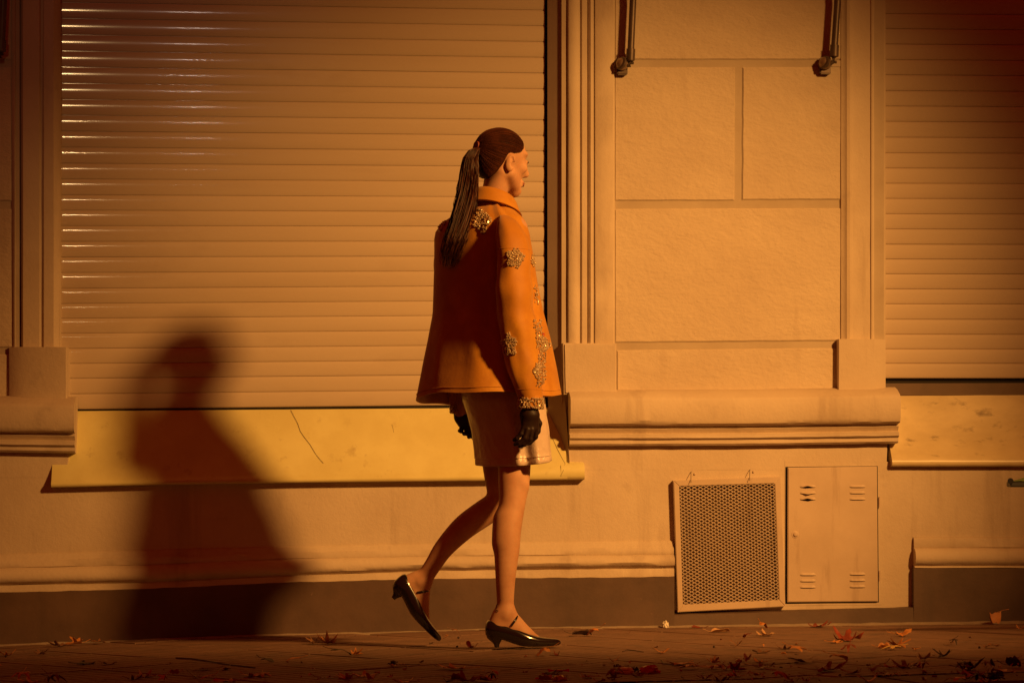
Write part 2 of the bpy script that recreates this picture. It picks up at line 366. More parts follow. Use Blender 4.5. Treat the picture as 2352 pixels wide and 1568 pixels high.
# moulded pilaster edges
rp = [(1291, .866), (1292, .857), (1295, .855), (1299, .866), (1303, .850), (1306, .838), (1312, .832), (1324, .832), (1330, .838), (1333, .849), (1335, .842), (1337, .836), (1346, .836), (1349, .848), (1352, .838), (1357, .832), (1362, .834), (1365, .850), (1367, .838), (1369, .836), (1408, .836), (1411, .840), (1413, .852)]
vprof('pilaster_moulding', rp, -560, 790, M['plaster'])
rq = [(1929, .85), (1932, .842), (1940, .838), (1945, .830), (1952, .828), (1957, .838), (1960, .840), (1999, .840), (2001, .834), (2004, .850), (2006, .850), (2016, .862), (2018, .860), (2025, .874), (2027, .872), (2034, .885)]
vprof('pilaster_moulding', rq, -560, 781, M['plaster'])
lq = [(23, .852), (25, .856), (31, .840), (34, .838), (38, .868), (47, .868), (50, .848), (53, .838), (90, .838), (94, .852), (99, .852), (101, .842), (123, .842), (126, .852), (130, .858), (138, .885)]
vprof('pilaster_moulding', lq, -560, 799, M['plaster'])
# rough plaster blocks between pilaster edges
for c in ([(1412, -560), (1934, -560), (1934, 137), (1413, 137)], [(1412, 155), (1688, 155), (1687, 460), (1412, 461)], [(1706, 155), (1933, 154), (1931, 458), (1705, 459)],
          [(1412, 480), (1932, 478), (1931, 782), (1413, 786)], [(1417, 804), (1924, 799), (1925, 897), (1418, 899)],
          [(-600, -560), (24, -560), (25, 137), (-600, 137)], [(-600, 155), (25, 155), (27, 461), (-600, 461)], [(-600, 480), (27, 480), (29, 797), (-600, 797)], [(-600, 813), (22, 813), (22, 912), (-600, 912)]):
    qbox('plaster_block', c, .8462, .856, M['block'], bev=.003, wob=.0016, ndiv=26)
qbox('groove_plug', [(1906, 139), (1934, 139), (1934, 154), (1906, 154)], .846, .856, M['plaster'], bev=.001)
# ---- shutters
right_v = [24.6, 60.5, 96.7, 132.9, 168.8, 205, 240.9, 276, 311.9, 347.4, 383.3, 418.4, 453.6, 487, 520.4, 554.5, 588.3, 622, 656, 690, 723.3, 757.3, 791.5, 825.2, 858.8, 893.5, 928]
right_v = [24.6-36.3*k for k in range(16, 0, -1)]+right_v
dleft = lambda v: lerp([-500, 24, 453, 656, 928], [-34, -18.6, -5.6, 6.9, 11.8], v)
YS = .925
def slat(name, uL, uR, vLt, vLb, vRt, vRb, parent, Y=YS, mat=None):
    sec = [(0, .0040), (.014, .0010), (.045, -.0005), (.14, -.0017), (.34, -.0024), (.55, -.0023), (.76, -.0014), (.90, -.0004), (.960, .0006), (.984, .0040), (1, .0040)]
    rows = []; vs = []; fs = []; nc = 14
    jit = rnd.uniform(-.0008, .0008); tw = rnd.uniform(-.0007, .0007)
    for i in range(nc+1):
        t = i/nc; u = uL+(uR-uL)*t
        for s, dy in sec:
            v = (vLt+(vLb-vLt)*s)*(1-t)+(vRt+(vRb-vRt)*s)*t
            x = X(u, Y); y = Y+dy+jit+tw*(t-.5)+.0007*noise.noise(Vector((t*3, vRt*.37, 1.7)))
            vs.append((x, y, Zv(x, Y, v)))
    n = len(sec)
    for i in range(nc):
        for k in range(n-1): fs.append((i*n+k, i*n+k+1, (i+1)*n+k+1, (i+1)*n+k))
    return pydata(name, vs, fs, mat or M['slat'], parent, 50)
sh = qbox('roller_shutter', [(90, -560), (1275, -560), (1275, 938), (90, 948)], .936, .96, M['dark'], bev=0)
sh['label'] = 'wide left roller shutter with shiny highlights on the left of its slats'
for a, b in zip(right_v, right_v[1:]):
    k = (1251-90)/(1251-144)
    slat('slat', 90, 1251, a+dleft(a)*k, b+dleft(b)*k, a, b, sh)
rv = [35, 72.5, 111, 150, 188, 227.5, 266, 304.5, 344, 383, 421, 459, 497, 535, 573, 611, 648, 685, 722.5, 760, 798.5, 836, 872.5, 908.5, 945]
rv = [v/1.0884 for v in rv]; rv = [rv[0]-35.2*k for k in range(15, 0, -1)]+rv
sh2 = qbox('roller_shutter', [(2020, -560), (UR, -560), (UR, 868), (2020, 868)], .940, .96, M['dark'], bev=0)
sh2['label'] = 'darker right roller shutter ending above a brown bar'
for a, b in zip(rv, rv[1:]):
    s = lerp([0, 360, 900], [.009, .003, 0], a)*(3100-2034)
    slat('slat', 2028, 3100, a, b, a+s, b+s, sh2, .930, M['slat_matte'])
qbox('threshold_bar', [(2028, 880), (3100, 877), (3100, 908), (2028, 909)], .935, .97, M['bar'], bev=.003)
qbox('shutter_gap', [(2028, 866), (3100, 866), (3100, 884), (2028, 884)], .95, .97, M['dark'], bev=0)
qbox('shutter_gap', [(90, 930), (1275, 922), (1275, 950), (90, 958)], .95, .97, M['dark'], bev=0)
# guide channel and splayed jamb at the right of the wide shutter
bm = bmesh.new(); rows_ = []
for v, ua, Ya, ub, Yb in ((-560, 1257.5, .903, 1291, .861), (700, 1257.5, .903, 1291, .861), (900, 1258, .903, 1296, .852), (946, 1260, .903, 1300, .836), (1000, 1270, .895, 1304, .815), (1064, 1298, .85, 1308, .80)):
    rows_.append([bm.verts.new(P(ua, v, Ya)), bm.verts.new(P(ub, v, Yb)), bm.verts.new(P(ub, v, Yb)+Vector((.02, .09, 0))), bm.verts.new(P(ua, v, Ya)+Vector((.004, .05, 0)))])
for a, b in zip(rows_, rows_[1:]):
    for k in range(4): bm.faces.new((a[k], a[(k+1) % 4], b[(k+1) % 4], b[k]))
bmesh.ops.recalc_face_normals(bm, faces=bm.faces)
finish(bm, 'jamb', M['jamb'], bld, 20)
# ---- marble sills
sl = [120, 400, 735, 1100, 1300]
st = [944, 942, 939.5, 936.5, 935]
lipt = [1104, 1099, 1094, 1086, 1070]; lipb = [1119, 1112, 1107, 1103.5, 1101]
sill = hstrip('sill', sl, [(st, .915), (mid(st, lipt, .4), .868), (mid(st, lipt, .8), .815), (mid(st, lipt, .95), .795), (lipt, .786), (mid(lipt, lipb, .2), .779), (mid(lipt, lipb, .5), .775), (mid(lipt, lipb, .85), .777), (lipb, .783)], M['marble'], .93, ncol=40, wob=.0006, ang=60)
lt2 = [1066, 1064]; lb2 = [1101.5, 1101]
hstrip('sill_end', [1286, 1340], [([1056, 1060], .83), (lt2, .795), ([1070, 1070], .783), ([1078, 1078], .776), ([1092, 1092], .774), (lb2, .785)], M['marble'], .90, sill, ncol=6, wob=.0004, ang=60)
bm = bmesh.new(); ex_ = [P(u, v, Y) for u, v, Y in ((130, 1074, .815), (146, 1104, .783), (146, 1119, .780), (131, 1103, .81))]
def ribbon(name, pts, wd, mat, parent, lift=.001):
    bm = bmesh.new(); tube(bm, pts, wd, 5); return finish(bm, name, mat, parent)
def sillpt(u, v):
    for k in range(40):
        Y = lerp([936, 1000, 1060, 1082, 1092], [.915, .868, .815, .795, .784], v)
    return P(u, v, Y-.0005)
bm.free()
ribbon('crack', [sillpt(u, v) for u, v in ((668, 941), (674, 953), (684, 972), (690, 990), (698, 1002), (712, 1020), (724, 1040), (733, 1052), (743, 1063))], .0007, M['crack'], sill)
ribbon('crack', [sillpt(u, v) for u, v in ((900, 975), (903, 985), (904, 993))], .0006, M['crack'], sill)
ribbon('crack', [P(u, v, Y) for u, v, Y in ((1269, 1006, .852), (1280, 1030, .827), (1291, 1052, .806), (1298, 1064, .794), (1294, 1080, .7745), (1288, 1092, .7745))], .0006, M['crack'], sill)
us2 = [2045, 2352, UR]
sill2 = hstrip('sill', us2, [([909, 907, 903], .925), ([960]*3, .885), ([1010]*3, .845), ([1040]*3, .812), ([1048]*3, .800), ([1056, 1056, 1056], .790), ([1064]*3, .786), ([1071, 1071, 1070], .795)], M['marble_v'], .95, ncol=30, wob=.0015, ang=60)
# ------------------------------------------------------------------ grille panel hung on the wall
gr = empty('vent_grille', P(1680, 1400, .79), 'tilted cream metal vent grille with diamond mesh, hung beside the cabinet door', 'vent')
OUT = [(1547, 1103), (1793, 1094), (1804, 1392), (1557, 1405)]; INN = [(1560, 1116), (1779.5, 1109.6), (1790, 1377), (1568.6, 1388)]
YG = .789
def gbar(a, b, c, d, name='frame_bar'):
    return qbox(name, [a, b, c, d], YG, YG+.03, M['metalbox'], gr, bev=.002)
gbar(OUT[0], OUT[1], INN[1], INN[0]); gbar(OUT[3], INN[3], INN[2], OUT[2])
gbar(OUT[0], INN[0], INN[3], OUT[3]); gbar(INN[1], OUT[1], OUT[2], INN[2])
bm = bmesh.new(); ic = [P(u, v, YG+.004) for u, v in INN]
def bil(s, t): return ic[0].lerp(ic[1], s).lerp(ic[3].lerp(ic[2], s), t)
nx, ny = 16, 66
def bar(p, q, wd, th):
    d = (q-p).normalized(); n = Vector((0, -1, 0)); s = d.cross(n)*wd; n = n*th
    a = [bm.verts.new(p+s+n), bm.verts.new(p-s+n), bm.verts.new(p-s-n), bm.verts.new(p+s-n)]; b = [bm.verts.new(q+s+n), bm.verts.new(q-s+n), bm.verts.new(q-s-n), bm.verts.new(q+s-n)]
    for k in range(4): bm.faces.new((a[k], a[(k+1) % 4], b[(k+1) % 4], b[k]))
for j in range(ny):
    for i in range(nx+1):
        off = .5*(j % 2)
        for sg in (-.5, .5):
            s0 = (i+off)/nx; s1 = (i+off+sg)/nx
            if not (0 <= s0 <= 1 and 0 <= s1 <= 1): continue
            bar(bil(s0, j/ny), bil(s1, (j+1)/ny), .00125, .0016)
o = finish(bm, 'diamond_mesh', M['metalbox'], gr, smooth=False); setp(o, kind='stuff')
qbox('cavity_shade', [(1562, 1117), (1780, 1110), (1790, 1378), (1570, 1388)], YG+.024, YG+.029, M['bar'], gr, bev=0)  # dark brown sheet: shade of the cavity behind the mesh, put in as colour
for u, v in ((1587, 1086), (1722, 1081)):
    bm = bmesh.new(); tube(bm, [P(u, v+22, .775), P(u, v+4, .800), P(u, v-2, .815), P(u+2, v-4, .822)], .0012, 6); finish(bm, 'hook', M['arm'], gr)
    bm = bmesh.new(); lathe(bm, [(.0, -.004), (.004, -.003), (.005, .004)], P(u+9, v+2, .818), Vector((0, 1, 0)), 8); finish(bm, 'screw', M['metalbox'], gr)
# ------------------------------------------------------------------ cabinet door
cb = empty('utility_cabinet', P(1912, 1385, .80), 'cream metal cabinet door with louvre slots, right of the tilted vent', 'cabinet')
qbox('frame', [(1801, 1056), (2024, 1055), (2027, 1390), (1801, 1392)], .8185, .85, M['plaster'], cb, bev=.003)
qbox('door_gap', [(1804, 1071.5), (2015.8, 1069.6), (2018.6, 1382.5), (1803, 1386)], .8178, .83, M['dark'], cb, bev=0)
door = qbox('door', [(1810, 1073), (2014.5, 1070.6), (2017, 1380.5), (1809, 1382)], .806, .8172, M['metalbox'], cb, bev=.0025)
for du, dv in ((1837, 1118), (1951, 1118), (1837, 1320), (1951, 1319)):
    for k in range(3):
        v = dv+k*14.3; bent = (du == 1837 and dv == 1118)
        bm = bmesh.new(); nn = 9; rows_ = []
        for i in range(nn):
            t = i/(nn-1); u = du+37*t; bulge = math.sin(math.pi*t)
            br = (1.7 if k != 1 else -1.2)*math.exp(-((t-.5)/.2)**2) if bent else 0
            rows_.append([bm.verts.new(P(u, v+a-br*b, .806-c*min(1, bulge*2.2)-abs(br)*.004*b)) for a, b, c in ((-6, 0, -.0006), (-2.5, .4, .004), (0, 1.6, .006), (.6, 1.6, .005))])
        for i in range(nn-1):
            for q in range(3): bm.faces.new((rows_[i][q], rows_[i][q+1], rows_[i+1][q+1], rows_[i+1][q]))
        bmesh.ops.recalc_face_normals(bm, faces=bm.faces); finish(bm, 'louvre', M['metalbox'], door, 60)
        bm = bmesh.new(); hh = 3.2 if not bent else 5.5
        dk = []
        for i in range(nn):
            t = i/(nn-1); u = du+1+35*t; g = (math.exp(-((t-.5)/.2)**2) if bent else 0)
            dk.append((bm.verts.new(P(u, v-.5-g*(4 if k != 1 else 0), .8052)), bm.verts.new(P(u, v+1.3+g*(3 if k != 0 else 1), .8052))))
        for a, b in zip(dk, dk[1:]): bm.faces.new((a[0], a[1], b[1], b[0]))
        finish(bm, 'louvre_slot', M['dark'], door)
bm = bmesh.new(); lathe(bm, [(.0, -.005), (.006, -.0045), (.0085, -.002), (.0095, 0), (.015, .001), (.016, .003)], P(1827, 1227, .804), Vector((0, 1, 0)), 16); finish(bm, 'knob', M['metalbox'], door)
for v in (1152, 1322):
    bm = bmesh.new(); tube(bm, [P(2020, v-12, .808), P(2020, v+12, .808)], .004, 8); finish(bm, 'hinge', M['metalbox'], cb)
# ------------------------------------------------------------------ awning arms
def arm(name, tu0, tu1, vb, bu, bv, label, side):
    Yt = .795
    r = empty(name, P(bu, bv, .838), label, 'awning arm', 'folded awning arms on the pilasters')
    bm = bmesh.new(); tube(bm, [P(tu0, -560, Yt-.06), P(tu0, 0, Yt), P(tu1, vb, Yt)], .0135, 12); finish(bm, 'tube', M['arm'], r)
    bm = bmesh.new(); tube(bm, [P(tu1+.3, vb-2, Yt), P(tu1, vb, Yt), P(tu1-1, vb+26, Yt+.002), P(tu1-1, vb+28, Yt+.002)], [.014, .0175, .0175, .012], 14); finish(bm, 'collar', M['arm'], r)
    bm = bmesh.new(); tube(bm, [P(tu1-2, vb+27, Yt+.004), P(tu1-3, vb+38, .80), P(bu+8, bv+2, .805)], [.010, .009, .010], 10); finish(bm, 'fork', M['arm'], r)
    bm = bmesh.new(); bmesh.ops.create_uvsphere(bm, u_segments=20, v_segments=14, radius=.0255, matrix=Matrix.Translation(P(bu, bv, .812))); finish(bm, 'ball_joint', M['ball'], r, 80)
    bm = bmesh.new(); lathe(bm, [(.021, 0), (.027, .002), (.027, .010), (.021, .012)], P(bu, bv, .812)-Vector((0, .006, 0)), Vector((side*.8, -.5, .3)), 18); finish(bm, 'ring', M['arm'], r)
    bm = bmesh.new(); boxb(bm, P(bu-11, bv+24, .818), P(bu+11, bv-12, .84)); bmesh.ops.bevel(bm, geom=bm.edges[:], offset=.004, segments=2, affect='EDGES'); finish(bm, 'wall_bracket', M['arm'], r)
    bm = bmesh.new(); tube(bm, [P(bu+8, bv-3, .81), P(bu+26, bv-3, .815)], .006, 8); finish(bm, 'pin', M['arm'], r)
arm('awning_arm', 1454, 1449, 113, 1429, 148, 'folded dark awning arm at the left side of the plaster blocks', -1)
arm('awning_arm', 1924, 1917, 104, 1895, 146, 'folded dark awning arm at the right side of the plaster blocks', -1)
arm('awning_arm', 8, 4, 92, -18, 128, 'dark awning arm cut by the left edge of the view', -1)
# ------------------------------------------------------------------ dark rail end at the right edge
YT = -.35
tr = empty('barrier_rail', (X(2430, YT), YT, zg(1.9)), 'dark rail end draped with green cloth, poking in at the right edge', 'barrier')
bm = bmesh.new(); boxb(bm, P(2321, 1118, YT), P(2700, 1105, YT+.05)); bmesh.ops.recalc_face_normals(bm, faces=bm.faces); bmesh.ops.bevel(bm, geom=bm.edges[:], offset=.003, segments=2, affect='EDGES'); finish(bm, 'rail', M['blackmetal'], tr)
bm = bmesh.new(); tube(bm, [P(2321, 1104, YT-.004), P(2321, 1104, YT+.054)], .0105, 14); finish(bm, 'rolled_end', M['blackmetal'], tr)
bm = bmesh.new(); bmesh.ops.create_grid(bm, x_segments=24, y_segments=10, size=1)
a = P(2327, 1104, YT-.004); b = P(2690, 1104, YT+.054)
for v in bm.verts:
    s, t = (v.co.x+1)/2, (v.co.y+1)/2; e = min(t, 1-t)*2
    v.co = Vector((a.x+(b.x-a.x)*s, a.y+(b.y-a.y)*t, a.z-.002+.055*min(1, s*2.6)*min(1, .3+e*2)+.008*noise.noise(Vector((s*20, t*4, 0)))*min(1, s*9)))
finish(bm, 'green_cloth', M['green'], tr, 80)
bm = bmesh.new(); q = P(2480, 1112, YT+.025); tube(bm, [q, Vector((q.x, q.y, zg(q.x)-.01))], .016, 10); finish(bm, 'post', M['blackmetal'], tr)
bm = bmesh.new(); q = P(2680, 1112, YT+.025); tube(bm, [q, Vector((q.x, q.y, zg(q.x)-.01))], .016, 10); finish(bm, 'post', M['blackmetal'], tr)

# ------------------------------------------------------------------ the walking woman
YO = -.40
PP = lambda u, v, Y: P(u, v, Y+YO)
PHI = math.radians(42)                      # she walks to the right and a little towards the wall
PF = Vector((math.cos(PHI), math.sin(PHI), 0)); PR = Vector((math.sin(PHI), -math.cos(PHI), 0))
YC = .10
class Field:
    def __init__(self, lo, hi, h):
        self.lo = np.array(lo, float); self.h = h
        self.n = np.ceil((np.array(hi, float)-self.lo)/h).astype(int)+1
        self.f = np.full(self.n, .5, np.float32)
    def sub(self, lo, hi):
        a = np.clip(np.floor((np.array(lo)-self.lo)/self.h).astype(int), 0, self.n-1); b = np.clip(np.ceil((np.array(hi)-self.lo)/self.h).astype(int)+1, 1, self.n)
        sl = tuple(slice(x, y) for x, y in zip(a, b))
        g = [(self.lo[k]+np.arange(a[k], b[k])*self.h).astype(np.float32) for k in range(3)]
        return sl, np.meshgrid(*g, indexing='ij', sparse=True)
    def mix(self, sl, d, k, op):
        f = self.f[sl]
        if op == 'add':
            if k > 0: h = np.clip(.5+.5*(f-d)/k, 0, 1); self.f[sl] = f*(1-h)+d*h-k*h*(1-h)
            else: self.f[sl] = np.minimum(f, d)
        else:
            h = np.clip(.5-.5*(f+d)/k, 0, 1); self.f[sl] = f*(1-h)-d*h+k*h*(1-h)
    def cone(self, a, b, ra, rb, k=.012, op='add'):
        a = np.array(a); b = np.array(b); m = max(ra, rb)+.03+k
        sl, (x, y, z) = self.sub(np.minimum(a, b)-m, np.maximum(a, b)+m)
        ab = b-a; t = ((x-a[0])*ab[0]+(y-a[1])*ab[1]+(z-a[2])*ab[2])/max(1e-9, float(ab@ab)); t = np.clip(t, 0, 1)
        d = np.sqrt((x-a[0]-t*ab[0])**2+(y-a[1]-t*ab[1])**2+(z-a[2]-t*ab[2])**2)-(ra+(rb-ra)*t)
        self.mix(sl, d, k, op)
    def chain(self, pts, rs, k=.012):
        pts = [np.array(p_, float) for p_ in pts]; P_ = [pts[0]*2-pts[1]]+pts+[pts[-1]*2-pts[-2]]; R_ = [rs[0]]+list(rs)+[rs[-1]]
        q = []; qr = []
        for i in range(1, len(P_)-2):
            for t in (np.arange(5)/5 if i < len(P_)-3 else np.arange(6)/5):
                a, b, c, d = P_[i-1], P_[i], P_[i+1], P_[i+2]
                q.append(.5*(2*b+(c-a)*t+(2*a-5*b+4*c-d)*t*t+(3*b-a-3*c+d)*t**3))
                a, b, c, d = R_[i-1], R_[i], R_[i+1], R_[i+2]
                qr.append(.5*(2*b+(c-a)*t+(2*a-5*b+4*c-d)*t*t+(3*b-a-3*c+d)*t**3))
        m = max(qr)+.03+k; A = np.array(q)
        sl, (x, y, z) = self.sub(A.min(0)-m, A.max(0)+m); best = None
        for i in range(len(q)-1):
            a, b = q[i], q[i+1]; ab = b-a; t = np.clip(((x-a[0])*ab[0]+(y-a[1])*ab[1]+(z-a[2])*ab[2])/max(1e-9, float(ab@ab)), 0, 1)
            d = np.sqrt((x-a[0]-t*ab[0])**2+(y-a[1]-t*ab[1])**2+(z-a[2]-t*ab[2])**2)-(qr[i]+(qr[i+1]-qr[i])*t)
            best = d if best is None else np.minimum(best, d)
        self.mix(sl, best.astype(np.float32), k, 'add')
    def ell(self, c, r, ax, k=.012, op='add'):
        c = np.array(c); m = max(r)+.03+k
        sl, (x, y, z) = self.sub(c-m, c+m)
        q = [((x-c[0])*v[0]+(y-c[1])*v[1]+(z-c[2])*v[2]) for v in ax]
        k0 = np.sqrt(sum((q[i]/r[i])**2 for i in range(3))); k1 = np.sqrt(sum((q[i]/r[i]**2)**2 for i in range(3)))+1e-6
        self.mix(sl, k0*(k0-1)/k1, k, op)
    def mesh(self):
        f = self.f; s = f < 0; n = self.n
        c8 = [(i, j, k) for i in (0, 1) for j in (0, 1) for k in (0, 1)]
        cs = [s[i:n[0]-1+i, j:n[1]-1+j, k:n[2]-1+k] for i, j, k in c8]
        anyb = cs[0].copy(); allb = cs[0].copy()
        for c in cs[1:]: anyb |= c; allb &= c
        act = np.argwhere(anyb & ~allb)
        vid = np.full(np.array(n)-1, -1, np.int32); vid[tuple(act.T)] = np.arange(len(act))
        vals = np.stack([f[act[:, 0]+i, act[:, 1]+j, act[:, 2]+k] for i, j, k in c8], 1)
        acc = np.zeros((len(act), 3)); cnt = np.zeros(len(act))
        for a in range(8):
            for b in range(a+1, 8):
                da = np.array(c8[a]); db = np.array(c8[b])
                if np.abs(da-db).sum() != 1: continue
                va, vb = vals[:, a], vals[:, b]; cr = (va < 0) != (vb < 0)
                t = np.where(cr, va/np.where(cr, va-vb, 1), 0)
                acc += np.where(cr[:, None], da+(db-da)*t[:, None], 0); cnt += cr
        V = self.lo+(act+acc/cnt[:, None])*self.h
        Fs = []
        for ax in range(3):
            o = [1, 2, 0][ax], [2, 0, 1][ax]
            sl0 = [slice(None)]*3; sl1 = [slice(None)]*3; sl0[ax] = slice(0, n[ax]-1); sl1[ax] = slice(1, n[ax])
            e = np.argwhere(s[tuple(sl0)] != s[tuple(sl1)])
            ok = (e[:, o[0]] > 0) & (e[:, o[1]] > 0) & (e[:, o[0]] < n[o[0]]-1) & (e[:, o[1]] < n[o[1]]-1); e = e[ok]
            def cell(d0, d1):
                q = e.copy(); q[:, o[0]] -= d0; q[:, o[1]] -= d1; return vid[tuple(q.T)]
            quad = np.stack([cell(1, 1), cell(0, 1), cell(0, 0), cell(1, 0)], 1)
            fl = ~s[tuple(e.T)]
            quad[fl] = quad[fl][:, ::-1]; Fs.append(quad)
        return V, np.concatenate(Fs)
def fmesh(name, fld, mat, parent, it=2):
    V, Fq = fld.mesh()
    # light smoothing
    e = np.concatenate([Fq[:, [0, 1]], Fq[:, [1, 2]], Fq[:, [2, 3]], Fq[:, [3, 0]]])
    for _ in range(it):
        S = np.zeros_like(V); c = np.zeros(len(V))
        np.add.at(S, e[:, 0], V[e[:, 1]]); np.add.at(S, e[:, 1], V[e[:, 0]]); np.add.at(c, e[:, 0], 1); np.add.at(c, e[:, 1], 1)
        V = V*.5+.5*S/np.maximum(c, 1)[:, None]
    me = bpy.data.meshes.new(name); me.from_pydata(V.tolist(), [], Fq.tolist()); me.materials.append(mat)
    me.polygons.foreach_set('use_smooth', np.ones(len(Fq), bool)); me.update()
    o = bpy.data.objects.new(name, me); col.objects.link(o); return par(o, parent)
woman = empty('person', Vector((X(1160, -.1+YO), -.1+YO, 0)), 'person with long ponytail walking right in orange beaded jacket, satin skirt and black heels', 'person')
J = lambda u, v, Y: np.array(PP(u, v, Y))
# ---- shoes: one outline in foot space (along the foot, across, up)
YF = -.10+YO; S = PX
floor_v = 1486.2
shoe_sec = [(1115, 1441, 1456, .008), (1117, 1430, 1459, .018), (1121, 1425, 1461, .025), (1130, 1425, 1464, .030), (1145, 1429, 1468, .033), (1160, 1433, 1471.5, .034), (1178, 1437, 1478, .037), (1195, 1446, 1483.5, .041),
            (1212, 1454, 1485.6, .042), (1232, 1461, 1485.8, .037), (1250, 1464.5, 1485.6, .029), (1266, 1466.5, 1485, .021), (1278, 1468, 1484, .014), (1285, 1470, 1482.5, .009), (1289, 1474, 1480, .004)]
RSH = math.radians(-45)
b0 = PP(911, 1329, .20); lb0 = Vector((.0015, 0, .057))
foot_dir_r = math.radians(6)
def front_shoe(p): return Vector((X(1114, YF), YF, .001))+Vector((p[0]*math.cos(foot_dir_r)-p[1]*math.sin(foot_dir_r), p[0]*math.sin(foot_dir_r)+p[1]*math.cos(foot_dir_r), p[2]))
def rear_shoe(p):
    q = Vector(p)-lb0; c, s = math.cos(RSH), math.sin(RSH)
    return b0+Vector((q.x*c-q.z*s, q.y, q.x*s+q.z*c))
def make_shoe(tf, label):
    bm = bmesh.new(); rings = []; n = 20
    for u, vt, vb, hw in shoe_sec:
        x = (u-1114)*S; zt = (floor_v-vt)*S; zb = (floor_v-vb)*S; ring = []
        for i in range(n):
            a = 2*math.pi*i/n; cx_, sz = math.cos(a), math.sin(a)
            yy = hw*math.copysign(abs(cx_)**.7, cx_); zz = (zt+zb)/2+(zt-zb)/2*math.copysign(abs(sz)**.55, sz)
            yy *= 1-.10*max(0, sz)
            ring.append(bm.verts.new(tf((x, yy, zz))))
        rings.append(ring)
    for a, b in zip(rings, rings[1:]):
        for i in range(n): bm.faces.new((a[i], a[(i+1) % n], b[(i+1) % n], b[i]))
    bm.faces.new(rings[0]); bm.faces.new(rings[-1])
    bmesh.ops.recalc_face_normals(bm, faces=bm.faces)
    sh_ = finish(bm, 'shoe', M['patent'], woman, 60); sh_['label'] = label
    bm = bmesh.new(); hs = []
    for zz, x0, x1, hw in ((26, 3, 46, .027), (20, 6, 42, .022), (15, 12, 38, .014), (10, 18, 35, .009), (5, 21, 33, .0065), (0, 22, 32.5, .006)):
        ring = []
        for i in range(14):
            a = 2*math.pi*i/14; cx_ = (x0+x1)/2*S; rx = (x1-x0)/2*S
            ring.append(bm.verts.new(tf((cx_+rx*math.cos(a), hw*math.sin(a), zz*S))))
        hs.append(ring)
    for a, b in zip(hs, hs[1:]):
        for i in range(14): bm.faces.new((a[i], a[(i+1) % 14], b[(i+1) % 14], b[i]))
    bm.faces.new(hs[0]); bm.faces.new(hs[-1]); bmesh.ops.recalc_face_normals(bm, faces=bm.faces)
    finish(bm, 'heel', M['patent'], sh_, 60)
    bm = bmesh.new(); pts = []
    for i in range(13):
        a = math.pi*i/12
        pts.append(tf((.084+.026*math.sin(a)**.8, -.0345*math.cos(a), .074+.034*math.sin(a)**.8)))
    tube(bm, pts, .0042, 8); finish(bm, 'strap', M['patent'], sh_, 80)
    return sh_
make_shoe(front_shoe, 'shiny black pointed shoe flat on the pavement'); make_shoe(rear_shoe, 'shiny black pointed shoe lifted at the heel, toe touching down')

# ---- body: one continuous surface from signed distances
LO = np.array(PP(900, 1500, .0)); HI = np.array(PP(1305, 285, .0)); LO[1] = -.25+YO; HI[1] = .47+YO; LO[2] = -.01; HI[2] = 1.80
B = Field(LO, HI, .0034)
ank_r = np.array(front_shoe((.070, 0, .118))); ank_l = np.array(rear_shoe((.070, 0, .118)))
def foot(tf):
    q = lambda x, z, y=0: np.array(tf((x, y, z)))
    B.cone(q(.030, .060), q(.050, .105), .0265, .027, .02)
    B.cone(q(.070, .118), q(.060, .075), .030, .027, .02)
    B.chain([q(.076, .108), q(.105, .078), (q(.140, .045)), q(.175, .026)], [.029, .0285, .024, .016], .02)
    B.cone(q(.095, .060), q(.135, .034), .033, .030, .015)
    for y, z in ((-.025, .112), (.027, .118)): B.cone(q(.068, z, y), q(.066, z-.006, y), .0095, .0095, .012)
foot(front_shoe); foot(rear_shoe)
# near (right) leg
B.chain([J(1165, 900, .07), J(1176, 1000, .04), J(1181, 1072, .015), J(1180, 1112, -.01), J(1177, 1152, -.035), J(1167, 1215, -.06), J(1164, 1262, -.075), J(1161, 1330, -.09), ank_r+np.array([0, 0, .035]), ank_r], [.085, .068, .0565, .0525, .0455, .0450, .0430, .0335, .0290, .0300], .014)
B.cone(J(1158, 1195, -.05), J(1156, 1245, -.065), .034, .032, .03)                # calf belly
B.ell(J(1196, 1113, -.03), (.024, .030, .030), np.array([PF, PR, (0, 0, 1)]), .015)   # kneecap
# far (left) leg, lifted behind
kn = J(1153, 1150, .17)
B.chain([J(1145, 900, .16), J(1145, 1000, .17), J(1146, 1075, .17), J(1151, 1135, .17)], [.085, .070, .056, .048], .02)
B.chain([kn, J(1105, 1182, .185), J(1063, 1213, .195), J(1020, 1258, .20), J(995, 1296, .20), ank_l], [.046, .046, .043, .035, .030, .029], .014)
B.ell(J(1172, 1160, .17), (.024, .03, .03), np.array([PF, PR, (0, 0, 1)]), .015)
# torso and arms (inside the clothes)
fr = np.array([PF, PR, (0, 0, 1)])
B.ell(J(1155, 925, .11), (.105, .15, .12), fr, .03)
B.ell(J(1150, 800, YC), (.085, .115, .16), fr, .05)
B.ell(J(1128, 620, YC), (.10, .15, .17), fr, .05)
B.cone(J(1118, 535, YC)+.12*np.array(PR), J(1118, 535, YC)-.12*np.array(PR), .055, .055, .03)
hand_r = J(1217, 935, -.145); hand_l = J(1060, 948, .31)
B.chain([J(1170, 545, -.08), J(1184, 720, -.145), hand_r], [.048, .038, .026], .03)
B.chain([J(1050, 545, .26), J(1042, 720, .30), hand_l], [.048, .038, .026], .03)
# neck
B.chain([J(1120, 520, YC), J(1129, 470, .095), J(1138, 430, .09), J(1146, 385, .09)], [.075, .049, .0435, .047], .02)
B.cone(J(1118, 480, .10), J(1152, 395, .04), .022, .018, .03)      # neck muscle
